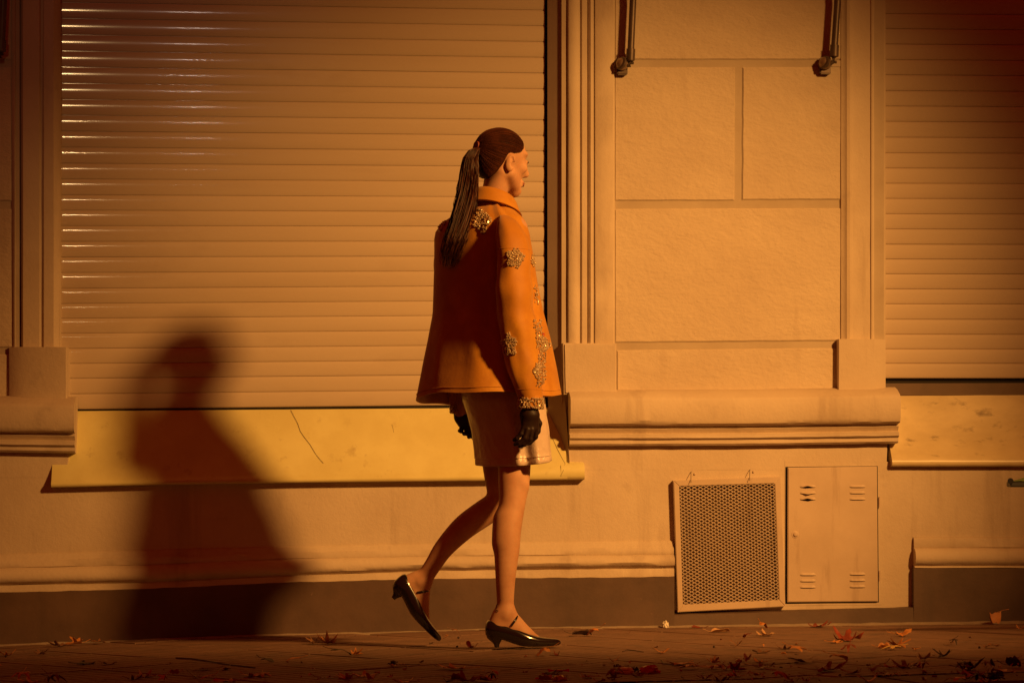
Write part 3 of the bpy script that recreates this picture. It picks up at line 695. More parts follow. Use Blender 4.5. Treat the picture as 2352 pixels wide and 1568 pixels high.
# head
PHH = math.radians(30); tilt = math.radians(-4)
HF0 = Vector((math.cos(PHH), math.sin(PHH), 0)); HR = Vector((math.sin(PHH), -math.cos(PHH), 0))
HF = HF0*math.cos(tilt)+UP*math.sin(tilt); HU = UP*math.cos(tilt)-HF0*math.sin(tilt)
HC0 = Vector(J(1149, 353, .09)); hax = np.array([HF, HR, HU])
hp = lambda f, l, u: np.array(HC0+HF*f+HR*l+HU*u)
B.ell(hp(0, 0, 0), (.095, .0745, .083), hax, .015)
B.ell(hp(-.03, 0, -.012), (.066, .068, .070), hax, .015)
B.ell(hp(.045, 0, -.050), (.046, .054, .075), hax, .02)             # face mass
for sgn in (-1, 1):
    B.cone(hp(.012, sgn*.053, -.075), hp(.068, sgn*.018, -.118), .017, .015, .02)    # jaw
    B.ell(hp(.066, sgn*.042, -.046), (.020, .018, .018), hax, .015)                  # cheekbone
    B.ell(hp(.066, sgn*.036, .003), (.020, .026, .010), hax, .012)                   # brow ridge
    B.ell(hp(.098, sgn*.033, -.022), (.014, .017, .011), hax, .010, 'sub')           # eye socket
    B.ell(hp(.084, sgn*.033, -.023), (.0105, .0125, .0095), hax, .004)               # eye
    B.ell(hp(.085, sgn*.040, -.088), (.012, .016, .022), hax, .02, 'sub')            # cheek hollow
    # ear
    ea = np.array([HF*.80+HR*.35-HU*.12, HR*.9-HF*.38, HU*.97+HF*.12]); ea = np.array([v/np.linalg.norm(v) for v in ea])
    if sgn < 0: ea = np.array([HF*.80-HR*.35, -HR*.9-HF*.38, HU])
    B.ell(hp(-.008, sgn*.0775, -.042), (.0175, .0075, .0305), ea, .004)
    B.ell(hp(-.007, sgn*.0775, -.062), (.009, .007, .012), ea, .004)
    B.ell(hp(-.001, sgn*.0850, -.046), (.0075, .0095, .013), ea, .003, 'sub')
    B.ell(hp(-.006, sgn*.0860, -.028), (.006, .0085, .010), ea, .003, 'sub')
B.cone(hp(.066, -.008, -.128), hp(.066, .008, -.128), .016, .016, .015)               # chin
B.cone(hp(.086, 0, -.004), hp(.100, 0, -.042), .0095, .0105, .012)
for sgn in (-1, 1): B.ell(hp(.086, sgn*.015, -.050), (.017, .014, .022), hax, .012)
B.cone(hp(.082, 0, -.012), hp(.113, 0, -.055), .0105, .0115, .014)                    # nose
for sgn in (-1, 1): B.ell(hp(.104, sgn*.010, -.060), (.012, .009, .009), hax, .010)
B.ell(hp(.088, 0, -.088), (.013, .022, .0075), hax, .008); B.ell(hp(.086, 0, -.100), (.0125, .019, .0075), hax, .008)
B.cone(hp(.103, -.016, -.0942), hp(.103, .016, -.0942), .0025, .0025, .003, 'sub')
body = fmesh('body', B, M['skin'], woman, 2)
# lips, brow, lashes and ankle tattoo sit on the skin
bvh_b = BVHTree.FromPolygons([v.co.copy() for v in body.data.vertices], [list(p.vertices) for p in body.data.polygons])
def cast(bv, u, v):
    d = ray(u, v).normalized(); h = bv.ray_cast(CAM, d); return h
def onskin(pts, r, name, mat):
    q = []
    for u, v in pts:
        h = cast(bvh_b, u, v)
        if h[0] is not None: q.append(h[0]+h[1]*.0006)
    if len(q) > 1:
        bm = bmesh.new(); tube(bm, q, r, 6); return finish(bm, name, mat, body, 80)
onskin([(1140, 1390), (1136.5, 1385.5), (1136, 1391), (1140, 1397), (1144, 1391), (1143.5, 1385.5), (1140, 1390)], .0009, 'tattoo', M['tattoo'])
onskin([(1140, 1399), (1138, 1403), (1142, 1405), (1145, 1402), (1140, 1400)], .0009, 'tattoo', M['tattoo'])
onskin([(1150, 1375), (1150, 1378)], .0008, 'tattoo', M['tattoo'])
for sgn in (-1, 1):
    bb = bmesh.new(); tube(bb, [hp(.083, sgn*.014, .001), hp(.0835, sgn*.028, .004), hp(.074, sgn*.046, .002)], [.002, .0028, .001], 6); finish(bb, 'eyebrow', M['brow'], body, 80)
    bb = bmesh.new(); tube(bb, [hp(.0935, sgn*.022, -.0205), hp(.0965, sgn*.034, -.0205), hp(.088, sgn*.047, -.024)], [.0015, .0030, .0018], 6); finish(bb, 'eyelash', M['brow'], body, 80)
bb = bmesh.new(); tube(bb, [hp(.0945, -.021, -.094), hp(.1005, -.008, -.091), hp(.1005, .008, -.091), hp(.0945, .021, -.094)], [.002, .0042, .0042, .002], 6); tube(bb, [hp(.094, -.020, -.096), hp(.0985, -.007, -.099), hp(.0985, .007, -.099), hp(.094, .020, -.096)], [.002, .0045, .0045, .002], 6); finish(bb, 'lips', M['lip'], body, 80)

# ---- hair: cap, combed strands, tie and ponytail
HB = Field(np.array(HC0)-.15, np.array(HC0)+.15, .003)
HB.ell(hp(-.001, 0, .001), (.099, .0780, .0868), hax, .0)
HB.ell(hp(-.031, 0, -.012), (.071, .073, .075), hax, .01)
HB.ell(hp(-.040, 0, -.060), (.042, .052, .046), hax, .02)
sl, (gx, gy, gz) = HB.sub(HB.lo, HB.lo+HB.n*HB.h)
lf = (gx-HC0.x)*HF.x+(gy-HC0.y)*HF.y+(gz-HC0.z)*HF.z; lu = (gx-HC0.x)*HU.x+(gy-HC0.y)*HU.y+(gz-HC0.z)*HU.z
HLf = [-.2, -.06, -.045, -.030, -.022, -.012, .02, .042, .058, .069, .078, .2]; HLu = [-.105, -.102, -.085, -.06, -.035, -.010, -.010, -.002, .010, .028, .054, .09]
lim = np.interp(lf, HLf, HLu).astype(np.float32)
HB.f[sl] = np.maximum(HB.f[sl]+.006*np.exp(-np.clip(lu-lim, 0, 1)/.012), (lim-lu)*.8)
hair = fmesh('hair', HB, M['hair'], woman, 1)
bvh_h = BVHTree.FromPolygons([v.co.copy() for v in hair.data.vertices], [list(q.vertices) for q in hair.data.polygons])
def skull(d):
    d = Vector(d).normalized(); h_ = bvh_h.ray_cast(HC0+d*.25, -d)
    if h_[0] is None: h_ = bvh_b.ray_cast(HC0+d*.25, -d)
    return (h_[0]-HC0).length if h_[0] is not None else .09
tie = Vector(hp(-.098, .0, .012))
rs = random.Random(3)
bm = bmesh.new()
td = (tie-HC0).normalized()
bm2 = bmesh.new()
def strand(f, l, u):
    d0 = Vector((f, l, u)).normalized(); d0 = HF*d0.x+HR*d0.y+HU*d0.z
    pts = []; m = 12; jj = rs.uniform(-.5, 1.3)
    for i in range(m+1):
        t = i/m; d = d0.slerp(td, t) if d0.angle(td) < 3 else d0.lerp(td, t)
        r = skull(d)+(.0011*math.sin(math.pi*min(1, t*1.5))+.0002)*jj-.0003
        p = HC0+d.normalized()*r
        if i == m: p = tie
        pts.append(p)
    tube(bm2 if rs.random() < .38 else bm, pts, [.0003]+[.0010]*(m-1)+[.0007], 4, False)
for sgn in (-1, 1):
    for i in range(330):
        t = rs.random()
        f = .088-.10*t; u = lerp(HLf, HLu, f)+.002; u = max(u, -.02)
        if f > .078: u = rs.uniform(.03, .055); l = rs.uniform(0, .05)
        else: l = .075*math.sqrt(max(.03, 1-(f/.099)**2-(u/.0868)**2))
        strand(f, sgn*(l+rs.uniform(-.004, .004)), u+rs.uniform(-.012, .006))
    for i in range(150): strand(rs.uniform(-.05, .07), sgn*rs.uniform(.01, .06), .075)
    for i in range(260):
        f = rs.uniform(-.06, -.012); u = lerp(HLf, HLu, f)+rs.uniform(.002, .012); strand(f, sgn*rs.uniform(.02, .075), u)
finish(bm, 'combed_strand', M['hair'], hair, 80); finish(bm2, 'combed_strand', M['hair_light'], hair, 80)
bm = bmesh.new(); tube(bm, [tie+HF*.012, tie-HF*.006], .0155, 14); finish(bm, 'hair_tie', mk('hair_tie', (.25, .05, .03), .6), hair, 60)
# ---- jacket
def ring_loft(rings, name, mat, parent, ang=60, capends=False):
    bm = bmesh.new(); n = len(rings[0]); R_ = [[bm.verts.new(p) for p in r] for r in rings]
    for a, b in zip(R_, R_[1:]):
        for i in range(n): bm.faces.new((a[i], a[(i+1) % n], b[(i+1) % n], b[i]))
    if capends: bm.faces.new(R_[0]); bm.faces.new(R_[-1][::-1])
    bmesh.ops.recalc_face_normals(bm, faces=bm.faces)
    return finish(bm, name, mat, parent, ang)
JV = [458, 466, 476, 490, 508, 528, 545, 600, 660, 720, 780, 850, 905]
JL = [1108, 1096, 1076, 1046, 1018, 1003, 1000, 1000, 999, 998, 988, 975, 963]
JR = [1160, 1166, 1172, 1184, 1200, 1208, 1212, 1222, 1231, 1243, 1260, 1275, 1287]
JB = [.045, .058, .082, .125, .170, .190, .198, .20, .205, .215, .23, .25, .26]
sp, cp = math.sin(PHI), math.cos(PHI)
def jring(v, shrink=0.0, nseg=96):
    L_, R2, b = lerp(JV, JL, v), lerp(JV, JR, v), lerp(JV, JB, v)
    half = (R2-L_)/2*PX*1.012; a = math.sqrt(max(.0009, half**2-(b*sp)**2))/cp; c = PP((L_+R2)/2, v, YC)
    out = []
    tt = max(0, min(1, (v-500)/400))
    for i in range(nseg):
        t = 2*math.pi*i/nseg; ct, st_ = math.cos(t), math.sin(t)
        # pleats: strong towards the hem, sharper folds behind the arm
        w_ = .010*tt**1.3*(math.sin(5*t+1.1)+.5*math.sin(9*t+2.0+v*.004))
        fold = 0
        for tc_, amp, wd, vs_ in ((2.05, .020, .10, 560), (2.35, .014, .12, 640), (1.80, -.012, .10, 600), (2.75, .012, .16, 820), (3.45, .016, .2, 860), (2.55, -.010, .10, 700)):
            fold += amp*math.exp(-((t-tc_+.0006*(v-700))/wd)**2)*math.exp(-((v-vs_)/150)**2)
        hemdrop = 0
        if v > 840: hemdrop = (v-840)/65*(.010*max(0, st_)**2-.0+.030*max(0, -st_)+.004*math.sin(5*t))
        k = 1-shrink/max(a, b)
        r = PF*(a*k*ct)+PR*(b*k*st_)+(PF*ct+PR*st_)*(w_+fold)
        out.append(c+r-UP*hemdrop+UP*.0)
    return out
vlev = list(np.linspace(458, 545, 12))+list(np.linspace(556, 905, 34))
rings = [jring(v) for v in vlev]
rings += [jring(905, .004), jring(903, .007), jring(860, .009), jring(760, .010)]
jack = ring_loft(rings, 'jacket', M['leather'], woman, 70)
jack['label'] = 'boxy orange suede jacket with glittering bead clusters'
def sleeve(path, depth_ratio, nm='sleeve', folds=()):
    pv = [p[1] for p in path]; rings = []; n = 48
    lev = np.linspace(pv[0], pv[-1], 44)
    cuv = lambda v: (lerp(pv, [p[0] for p in path], v), lerp(pv, [p[2] for p in path], v), lerp(pv, [p[3] for p in path], v))
    def sm(v):
        r = [cuv(v+d) for d in (-14, -7, 0, 7, 14)]; return [sum(x[k] for x in r)/5 for k in range(3)]
    for i, v in enumerate(lev):
        u, Y, r = sm(v) if pv[0]+20 < v < pv[-1]-16 else cuv(v)
        c = PP(u, v, Y); ring = []
        for k in range(n):
            t = 2*math.pi*k/n
            wr = .005*noise.noise(Vector((math.cos(t)*1.3, math.sin(t)*1.3, v*.022)))+.003*math.sin(v*.075+1.5*math.cos(t)+t)*math.exp(-((v-720)/90)**2)
            for tc_, amp, wd, vs_, vw in folds: wr += amp*math.exp(-(((t-tc_+math.pi) % (2*math.pi)-math.pi)/wd)**2)*math.exp(-((v-vs_)/vw)**2)
            ring.append(c+PF*((r*PX+wr)*math.cos(t))+PR*((r*PX*depth_ratio+wr)*math.sin(t)))
        rings.append(ring)
    last = rings[-1]; cc = sum(last, Vector())/n
    rings.append([cc+(p-cc)*.93 for p in last]); rings.append([cc+(p-cc)*.90+UP*.05 for p in last])
    top = rings[0]; tcn = sum(top, Vector())/n
    rings.insert(0, [tcn+(p-tcn)*.05+UP*.004 for p in top])
    return ring_loft(rings, nm, M['leather'], jack, 70)
slr = sleeve([(1158, 496, -.06, 12), (1164, 506, -.075, 24), (1171, 524, -.10, 34), (1178, 550, -.118, 40), (1182, 600, -.135, 42), (1183, 700, -.148, 48), (1193, 780, -.15, 47), (1203, 850, -.15, 42), (1218, 914, -.145, 31)], .82,
       folds=((2.3, .008, .5, 700, 60), (.6, -.006, .5, 640, 70), (2.6, -.006, .4, 800, 70)))
sll = sleeve([(1058, 500, .20, 12), (1050, 510, .215, 24), (1044, 528, .235, 34), (1038, 550, .25, 40), (1035, 600, .27, 43), (1039, 700, .315, 41), (1044, 800, .32, 36), (1048, 880, .315, 27), (1050, 934, .315, 18)], .85)
def seam(o, k, n, name='seam', r=.0011):
    vs_ = [o.data.vertices[k*n+i].co.copy() for i in range(n)]; c = sum(vs_, Vector())/n
    bm = bmesh.new(); tube(bm, [c+(q-c)*1.004 for q in vs_+vs_[:1]], r, 5, False); finish(bm, name, M['leather'], jack, 80)
seam(slr, 9, 48); seam(slr, 42, 48); seam(sll, 9, 48)
seam(jack, 44, 96)
# collar: stand and fall around the neck
rows = []; n = 64
cc = PP(1133, 452, .095)
for k in range(n):
    t = math.radians(18)+(2*math.pi-math.radians(36))*k/(n-1)
    ct, st_ = math.cos(t), math.sin(t)
    back = (1-ct)/2
    a1, b1 = .066, .068
    base = cc+PF*(a1*ct+.004)+PR*(b1*st_)
    o_ = PF*ct+PR*st_
    ztop = .030*back-.018*(1-back)
    rows.append([base+o_*.030+UP*(ztop-.047-.012*(1-back)), base+o_*.0245+UP*(ztop-.040-.010*(1-back)), base+o_*.012+UP*(ztop-.014), base+o_*.004+UP*(ztop-.001), base-o_*.001+UP*ztop, base-o_*.005+UP*(ztop-.004), base-o_*.003+UP*(ztop-.05), base+o_*.012+UP*(ztop-.05)])
vs = [p for r in rows for p in r]; m = len(rows[0]); fs = []
for k in range(n-1):
    for q in range(m): fs.append((k*m+q, k*m+(q+1) % m, (k+1)*m+(q+1) % m, (k+1)*m+q))
fs += [tuple(range(m)), tuple((n-1)*m+q for q in range(m))]
pydata('collar', vs, fs, M['leather'], jack, 50, recalc=True)
# cuffs
def cuff(u, v0, v1, r, Y, tiltx):
    rings = []; nn = 36
    for v, rr in ((v0, r*.96), (v0+2, r), (v1-1, r*.98), (v1, r*.95), (v1-1, r*.86), (v0, r*.85)):
        c = PP(u+(v-v0)*tiltx, v, Y); rings.append([c+PF*(rr*PX*math.cos(2*math.pi*k/nn))+PR*(rr*PX*.85*math.sin(2*math.pi*k/nn)) for k in range(nn)])
    return ring_loft(rings, 'cuff', M['leather'], jack, 50)
cr = cuff(1219, 908, 939, 29, -.145, .0); cl = cuff(1050, 926, 950, 17, .315, .1)
# beads: faceted stones stitched in clusters, one cluster one part
def tri_of(objs):
    V = []; Fc = []
    for o in objs:
        b = len(V); V += [v.co.copy() for v in o.data.vertices]; Fc += [[b+i for i in p.vertices] for p in o.data.polygons]
    return BVHTree.FromPolygons(V, Fc)
bvj = tri_of([jack, slr, sll, cr, cl])
gem = [Vector(p) for p in ((1, 0, 0), (.5, .87, 0), (-.5, .87, 0), (-1, 0, 0), (-.5, -.87, 0), (.5, -.87, 0))]
rb = random.Random(11)
def addgem(bm, p, nrm, r):
    q = Vector((0, 0, 1)).rotation_difference((nrm+Vector((rb.uniform(-.5, .5), rb.uniform(-.5, .5), rb.uniform(-.5, .5)))).normalized())
    ph = Matrix.Rotation(rb.uniform(0, 6.28), 3, 'Z'); el = rb.uniform(.75, 1.35)
    ring = [bm.verts.new(p+q @ (ph @ Vector((g.x*r*el, g.y*r, 0)))) for g in gem]
    top = [bm.verts.new(p+q @ (ph @ Vector((g.x*r*el*.55, g.y*r*.55, r*.75)))) for g in gem]
    bot = bm.verts.new(p-q @ Vector((0, 0, r*.8)))
    bm.faces.new(top)
    for i in range(6):
        bm.faces.new((ring[i], ring[(i+1) % 6], top[(i+1) % 6], top[i])); bm.faces.new((ring[(i+1) % 6], ring[i], bot))
def cluster(shape, n, r, name='bead_cluster', bv=None, parent=None, lift=.002):
    bm = bmesh.new(); pts = []
    tries = 0
    while len(pts) < n and tries < n*30:
        tries += 1
        u, v = shape()
        h = cast(bv or bvj, u, v)
        if h[0] is None: continue
        p = h[0]+h[1]*(lift if h[1].dot(CAM-h[0]) > 0 else -lift)
        if any((p-q).length < r*.95 for q in pts): continue
        pts.append(p); addgem(bm, p, h[1] if h[1].dot(CAM-h[0]) > 0 else -h[1], r*rb.uniform(.75, 1.15))
    if not pts: bm.free(); return
    o = finish(bm, name, M['bead'], parent or jack, smooth=False); setp(o, kind='stuff'); return o
def blob(cu, cv, ru, rv_, lob=5, ph=0.0):
    def f():
        a = rb.uniform(0, 6.283); rr = math.sqrt(rb.random())*(.86+.14*math.cos(lob*a+ph)); return cu+ru*rr*math.cos(a), cv+rv_*rr*math.sin(a)
    return f
def line(pts, wd):
    def f():
        k = rb.random()*(len(pts)-1); i = int(k); t = k-i
        return pts[i][0]+(pts[i+1][0]-pts[i][0])*t+rb.uniform(-wd, wd), pts[i][1]+(pts[i+1][1]-pts[i][1])*t+rb.uniform(-wd, wd)
    return f
cluster(blob(1107, 508, 22, 28, 4, 1), 95, .0044)
cluster(blob(1183, 593, 21, 25, 5, .5), 95, .0044)
cluster(blob(1170, 792, 19, 28, 5, 2), 90, .0044)
cluster(blob(1012, 512, 12, 18, 4), 40, .0042)
cluster(blob(1224, 598, 6, 18, 4), 30, .0042)
cluster(line([(1229, 658), (1231, 680), (1232, 700)], 4), 30, .0032)
cluster(line([(1233, 738), (1235, 760), (1240, 785), (1245, 810), (1243, 835), (1245, 860), (1240, 882)], 9), 190, .0038)
cluster(blob(1252, 790, 12, 18, 3), 60, .0038); cluster(blob(1232, 850, 8, 18, 4), 40, .0038)
def cuffbeads(u, v0, v1, r, Y, nb):
    bm = bmesh.new()
    for i in range(nb):
        t = rb.uniform(0, 6.283); v = rb.uniform(v0, v1); c = PP(u, v, Y); o_ = PF*math.cos(t)+PR*.85*math.sin(t)
        addgem(bm, c+o_*(r*PX+.002), o_, .0036*rb.uniform(.75, 1.2))
    setp(finish(bm, 'beaded_trim', M['bead'], jack, smooth=False), kind='stuff')
cuffbeads(1219, 914, 938, 29.5, -.145, 330); cuffbeads(1051, 932, 948, 17.5, .315, 130)
# red pocket lining
h = cast(bvj, 1251, 768)
if h[0] is not None:
    bm = bmesh.new(); a_ = [cast(bvj, u, v)[0] for u, v in ((1246, 762), (1262, 772), (1246, 777))]
    if all(x is not None for x in a_):
        f_ = bm.faces.new([bm.verts.new(p+(CAM-p).normalized()*.004) for p in a_])
        ex = bmesh.ops.extrude_face_region(bm, geom=[f_]); bmesh.ops.translate(bm, vec=Vector((0, .006, 0)), verts=[v for v in ex['geom'] if isinstance(v, bmesh.types.BMVert)])
        bmesh.ops.recalc_face_normals(bm, faces=bm.faces); finish(bm, 'pocket_lining', M['lining'], jack)
    else: bm.free()
# ---- ponytail, lying on the back of the jacket
pc = [(1097, 341, .03, 9), (1088, 345, .02, 12), (1079, 364, .02, 17), (1076, 400, .02, 20), (1071, 450, .015, 23), (1062, 500, -.015, 27), (1048, 550, -.02, 30), (1038, 590, -.02, 27), (1032, 618, -.02, 17)]
bvp = tri_of([jack])
def pony_pt(u, v, Y):
    if v > 480:
        h_ = cast(bvp, u, v)
        if h_[0] is not None: return tuple(h_[0]+(CAM-h_[0]).normalized()*.022)
    return tuple(PP(u, v, Y))
bm2 = bmesh.new()
ptv = np.array([pony_pt(u, v, Y) for u, v, Y, r in pc]); pr = np.array([r*PX for *_, r in pc])
bm = bmesh.new()
for i in range(900):
    a = rs.uniform(0, 2*math.pi); q = math.sqrt(rs.random()); end = rs.uniform(.72, 1.0) if rs.random() < .7 else rs.uniform(.5, .8)
    ph = rs.uniform(0, 6.28); am = rs.uniform(.0, .5); pts = []; m = 16
    for k in range(m+1):
        t = k/m*end*(len(pc)-1); i0 = min(int(t), len(pc)-2); fr_ = t-i0; sm = fr_
        c = ptv[i0]*(1-sm)+ptv[i0+1]*sm; r = pr[i0]*(1-sm)+pr[i0+1]*sm
        aa = a+.25*math.sin(t*.8+ph)*am; rr = r*q*(1+.10*math.sin(t*1.7+ph))
        wv = .004*math.sin(t*1.9+ph)*min(1, t/3)
        pts.append(Vector((c[0]+rr*math.cos(aa)+wv, c[1]+.75*rr*math.sin(aa), c[2])))
    tube(bm2 if rs.random() < .25 else bm, pts, [.00095]*(m-2)+[.0008, .0006, .0003], 3, False)
for i in range(40):      # loose flyaways
    k0 = rs.randint(2, 4); c = Vector(ptv[k0]); off = Vector((rs.choice((-1, 1))*pr[k0], rs.uniform(-.01, .01), 0))
    pts = [c+off*.8, c+off*1.15+Vector((0, 0, -.04)), c+off*1.4+Vector((-.01, 0, -.10)), c+off*1.2+Vector((-.015, 0, -.15))]
    tube(bm, pts, .0005, 4, False)
pony = finish(bm, 'ponytail', M['hair'], hair, 80); finish(bm2, 'ponytail', M['hair_light'], hair, 80)

# ---- skirt
SV = [880, 918, 950, 990, 1030, 1062]; SL = [1058, 1064, 1077, 1090, 1097, 1101]; SR = [1245, 1250, 1253, 1258, 1262, 1266]
def sring(v, shrink=0, nseg=96):
    L_, R2 = lerp(SV, SL, v), lerp(SV, SR, v); b = .155; half = (R2-L_)/2*PX; a = math.sqrt(max(.002, half**2-(b*sp)**2))/cp
    c = PP((L_+R2)/2, v, .045); out = []; tt = (v-880)/182
    for i in range(nseg):
        t = 2*math.pi*i/nseg; ct, st_ = math.cos(t), math.sin(t); w_ = 0
        for tc_, amp, wd in ((2.55, .014, .11), (2.30, -.012, .12), (2.02, .010, .14), (1.2, -.006, .2), (.7, .006, .16), (4.2, .012, .2), (5.2, .01, .2)):
            w_ += amp*tt*math.exp(-((t-tc_)/wd)**2)
        w_ += .0022*math.sin(14*t+v*.09)*math.exp(-((t-.95)/.5)**2)*max(0, 1-abs(v-985)/70)
        k = 1-shrink/.14
        out.append(c+PF*(a*k*ct)+PR*(b*k*st_)+(PF*ct+PR*st_)*w_+UP*((.013*ct-.002)*max(0, (v-1000)/62)))
    return out
rings = [sring(v) for v in np.linspace(880, 1046, 22)]+[sring(1047, -.001), sring(1048, .0025), sring(1050, .0015)]+[sring(v, .001) for v in (1056, 1061)]+[sring(1062, .004), sring(1061, .006), sring(1000, .008)]
skirt = ring_loft(rings, 'skirt', M['satin'], woman, 70)
# ---- gloves
def glove(wr, palm, fingers, thumb, lo, hi):
    g = Field(np.minimum(lo, hi), np.maximum(lo, hi), .0022)
    g.cone(wr, palm[0], .0265, .030, .01)
    for a, b, ra, rb_ in palm[1]: g.cone(a, b, ra, rb_, .012)
    for pts, r in fingers: 
        for i in range(len(pts)-1): g.cone(pts[i], pts[i+1], r*(1.06-.06*i), r*(1.0-.08*i), .003)
    for i in range(len(thumb[0])-1): g.cone(thumb[0][i], thumb[0][i+1], thumb[1]*(1.15-.1*i), thumb[1]*(1.05-.12*i), .006)
    return fmesh('glove', g, M['glove'], woman, 1)
JG = lambda u, v, Y: J(u, v, Y-.025)
Yh = -.135
fing = [([JG(1231, 982, Yh+.012), JG(1230, 1003, Yh+.018), JG(1217, 1016, Yh+.028), JG(1206, 1019, Yh+.036)], .0088),
        ([JG(1222, 986, Yh-.001), JG(1218, 1008, Yh+.002), JG(1204, 1020, Yh+.010), JG(1194, 1024, Yh+.018)], .0092),
        ([JG(1212, 986, Yh-.004), JG(1206, 1005, Yh-.003), JG(1193, 1017, Yh+.004), JG(1184, 1020, Yh+.012)], .0088),
        ([JG(1203, 981, Yh+.000), JG(1197, 996, Yh+.000), JG(1187, 1006, Yh+.006), JG(1181, 1010, Yh+.014)], .0078)]
gl = glove(JG(1218, 934, -.118), (JG(1217, 950, -.124), [(JG(1208, 955, -.126), JG(1206, 982, Yh+.004), .021, .013), (JG(1226, 955, -.126), JG(1229, 982, Yh+.012), .019, .013), (JG(1217, 955, -.13), JG(1217, 985, Yh+.004), .021, .014)]),
      fing, ([JG(1230, 955, -.105), JG(1238, 972, -.095), JG(1235, 990, -.092), JG(1228, 1002, -.094)], .0098), JG(1165, 1040, -.24)*1.0, JG(1262, 915, -.02))
gl['label'] = 'dark leather glove on the near hand'
Yq = .325
fing = [([J(1078, 976, Yq-.035), J(1090, 988, Yq-.05), J(1092, 1001, Yq-.05), J(1088, 1007, Yq-.04)], .0085),
        ([J(1072, 977, Yq-.02), J(1082, 990, Yq-.04), J(1083, 1000, Yq-.045), J(1077, 1003, Yq-.035)], .0088),
        ([J(1066, 976, Yq-.01), J(1072, 988, Yq-.032), J(1071, 995, Yq-.04), J(1066, 996, Yq-.03)], .0085),
        ([J(1060, 972, Yq), J(1060, 984, Yq-.022), J(1059, 990, Yq-.03), J(1055, 989, Yq-.02)], .0078)]
gl2 = glove(J(1058, 945, .315), (J(1062, 956, .318), [(J(1058, 958, .318), J(1060, 974, Yq-.004), .019, .013), (J(1066, 958, .312), J(1077, 976, Yq-.03), .020, .014), (J(1062, 958, .315), J(1068, 976, Yq-.015), .020, .014)]),
      fing, ([J(1070, 958, .295), J(1082, 968, .275), J(1088, 980, .265), J(1090, 988, .262)], .0095), J(1035, 1020, .20), J(1110, 930, .40))
gl2['label'] = 'dark leather glove on the far hand, fingers curled'

# ------------------------------------------------------------------ fallen leaves and litter
LR = random.Random(5)
def leaf_outline(a, kind):
    if kind == 'maple':
        lob = [0, 1.0, -1.0, 2.05, -2.05]; ln = [1, .9, .9, .66, .66]; r = .36
        for l, q in zip(lob, ln):
            d = (a-l+math.pi) % (2*math.pi)-math.pi; r = max(r, q*(.55*math.exp(-(d/.26)**2)+.45*math.exp(-(d/.62)**2)))
        return r*(1+.05*math.sin(a*17))*(1-.5*math.exp(-((abs(a)-math.pi)/.3)**2))
    d = abs(a); return .34+.66*math.exp(-(d/.55)**2)+.20*math.exp(-((d-math.pi)/.7)**2)
def make_leaf(u, v, w_, h_, colr, style, label, group='fallen leaves on the pavement', kind=None, stem=True):
    kind = kind or LR.choice(('maple', 'maple', 'oval')); seed = LR.uniform(0, 100); yaw = LR.uniform(0, 6.28)
    p0 = G(u, v, zg(G(u, v).x)); sc = w_*(p0-CAM).dot(FW)/F/1.55; hh = h_*(p0-CAM).dot(FW)/F
    bm = bmesh.new(); na = 36 if w_ > 21 else 14; rings = []; nr = 5 if w_ > 21 else 2; raw = []
    for k in range(1, nr+1):
        ring = []
        for i in range(na):
            a = -math.pi+2*math.pi*i/na; r = leaf_outline(a, kind)*k/nr
            x, y = r*math.cos(a), r*math.sin(a)
            z = 0
            n1 = noise.noise(Vector((x*1.6+seed, y*1.6, 0))); n2 = noise.noise(Vector((x*3.5+seed, y*3.5, 5)))
            if style == 'cup': z = .55*(x*x+y*y)+.5*n1*r+.2*n2*r
            elif style == 'dome': z = -.45*(x*x+y*y)+.35*n1*r+.18*n2*r
            elif style == 'fold': z = .9*abs(y)+.35*n1*r+.2*n2*r
            elif style == 'roof': z = -.95*abs(y)+.12*n1*r
            else: z = .10*r*r+.28*n1*r+.14*n2*r
            ring.append((x, y, z))
        raw.append(ring)
    zs = [q[2] for r_ in raw for q in r_]+[0]; zr = max(zs)-min(zs) or 1; zk = hh/sc/zr
    c, s = math.cos(yaw), math.sin(yaw)
    def T(q):
        z = (q[2]-min(zs))*zk
        sh_ = 1-.25*min(1, zk*.4)
        return Vector((p0.x+sc*sh_*(q[0]*c-q[1]*s), p0.y+sc*sh_*(q[0]*s+q[1]*c), zg(p0.x)+.002+sc*z))
    cv = bm.verts.new(T((0, 0, 0))); R_ = [[bm.verts.new(T(q)) for q in r_] for r_ in raw]
    for i in range(na):
        bm.faces.new((cv, R_[0][i], R_[0][(i+1) % na]))
        for k in range(nr-1): bm.faces.new((R_[k][i], R_[k+1][i], R_[k+1][(i+1) % na], R_[k][(i+1) % na]))
    bmesh.ops.recalc_face_normals(bm, faces=bm.faces)
    ex = bmesh.ops.extrude_face_region(bm, geom=bm.faces[:]); bmesh.ops.translate(bm, vec=(0, 0, .0006), verts=[q for q in ex['geom'] if isinstance(q, bmesh.types.BMVert)])
    o = finish(bm, 'fallen_leaf', M['leaf_'+colr], None, 60); setp(o, label, 'leaf', group)
    if stem:
        e = raw[-1][0]; q0 = T((0, 0, 0)); q1 = T((-.5*leaf_outline(math.pi, kind), 0, .02)); d = (q1-q0); d.z = 0; d = d.normalized() if d.length > 0 else Vector((1, 0, 0))
        L_ = sc*LR.uniform(.7, 1.1); bm = bmesh.new()
        tube(bm, [q0+Vector((0, 0, .001)), q1+Vector((0, 0, .001)), q1+d*L_*.5+Vector((0, 0, hh*.15)), q1+d*L_+Vector((0, 0, LR.uniform(.1, .7)*hh+.002))], [.0009, .0009, .0008, .0013], 5); finish(bm, 'stem', M['leaf_'+colr], o, 80)
    return o
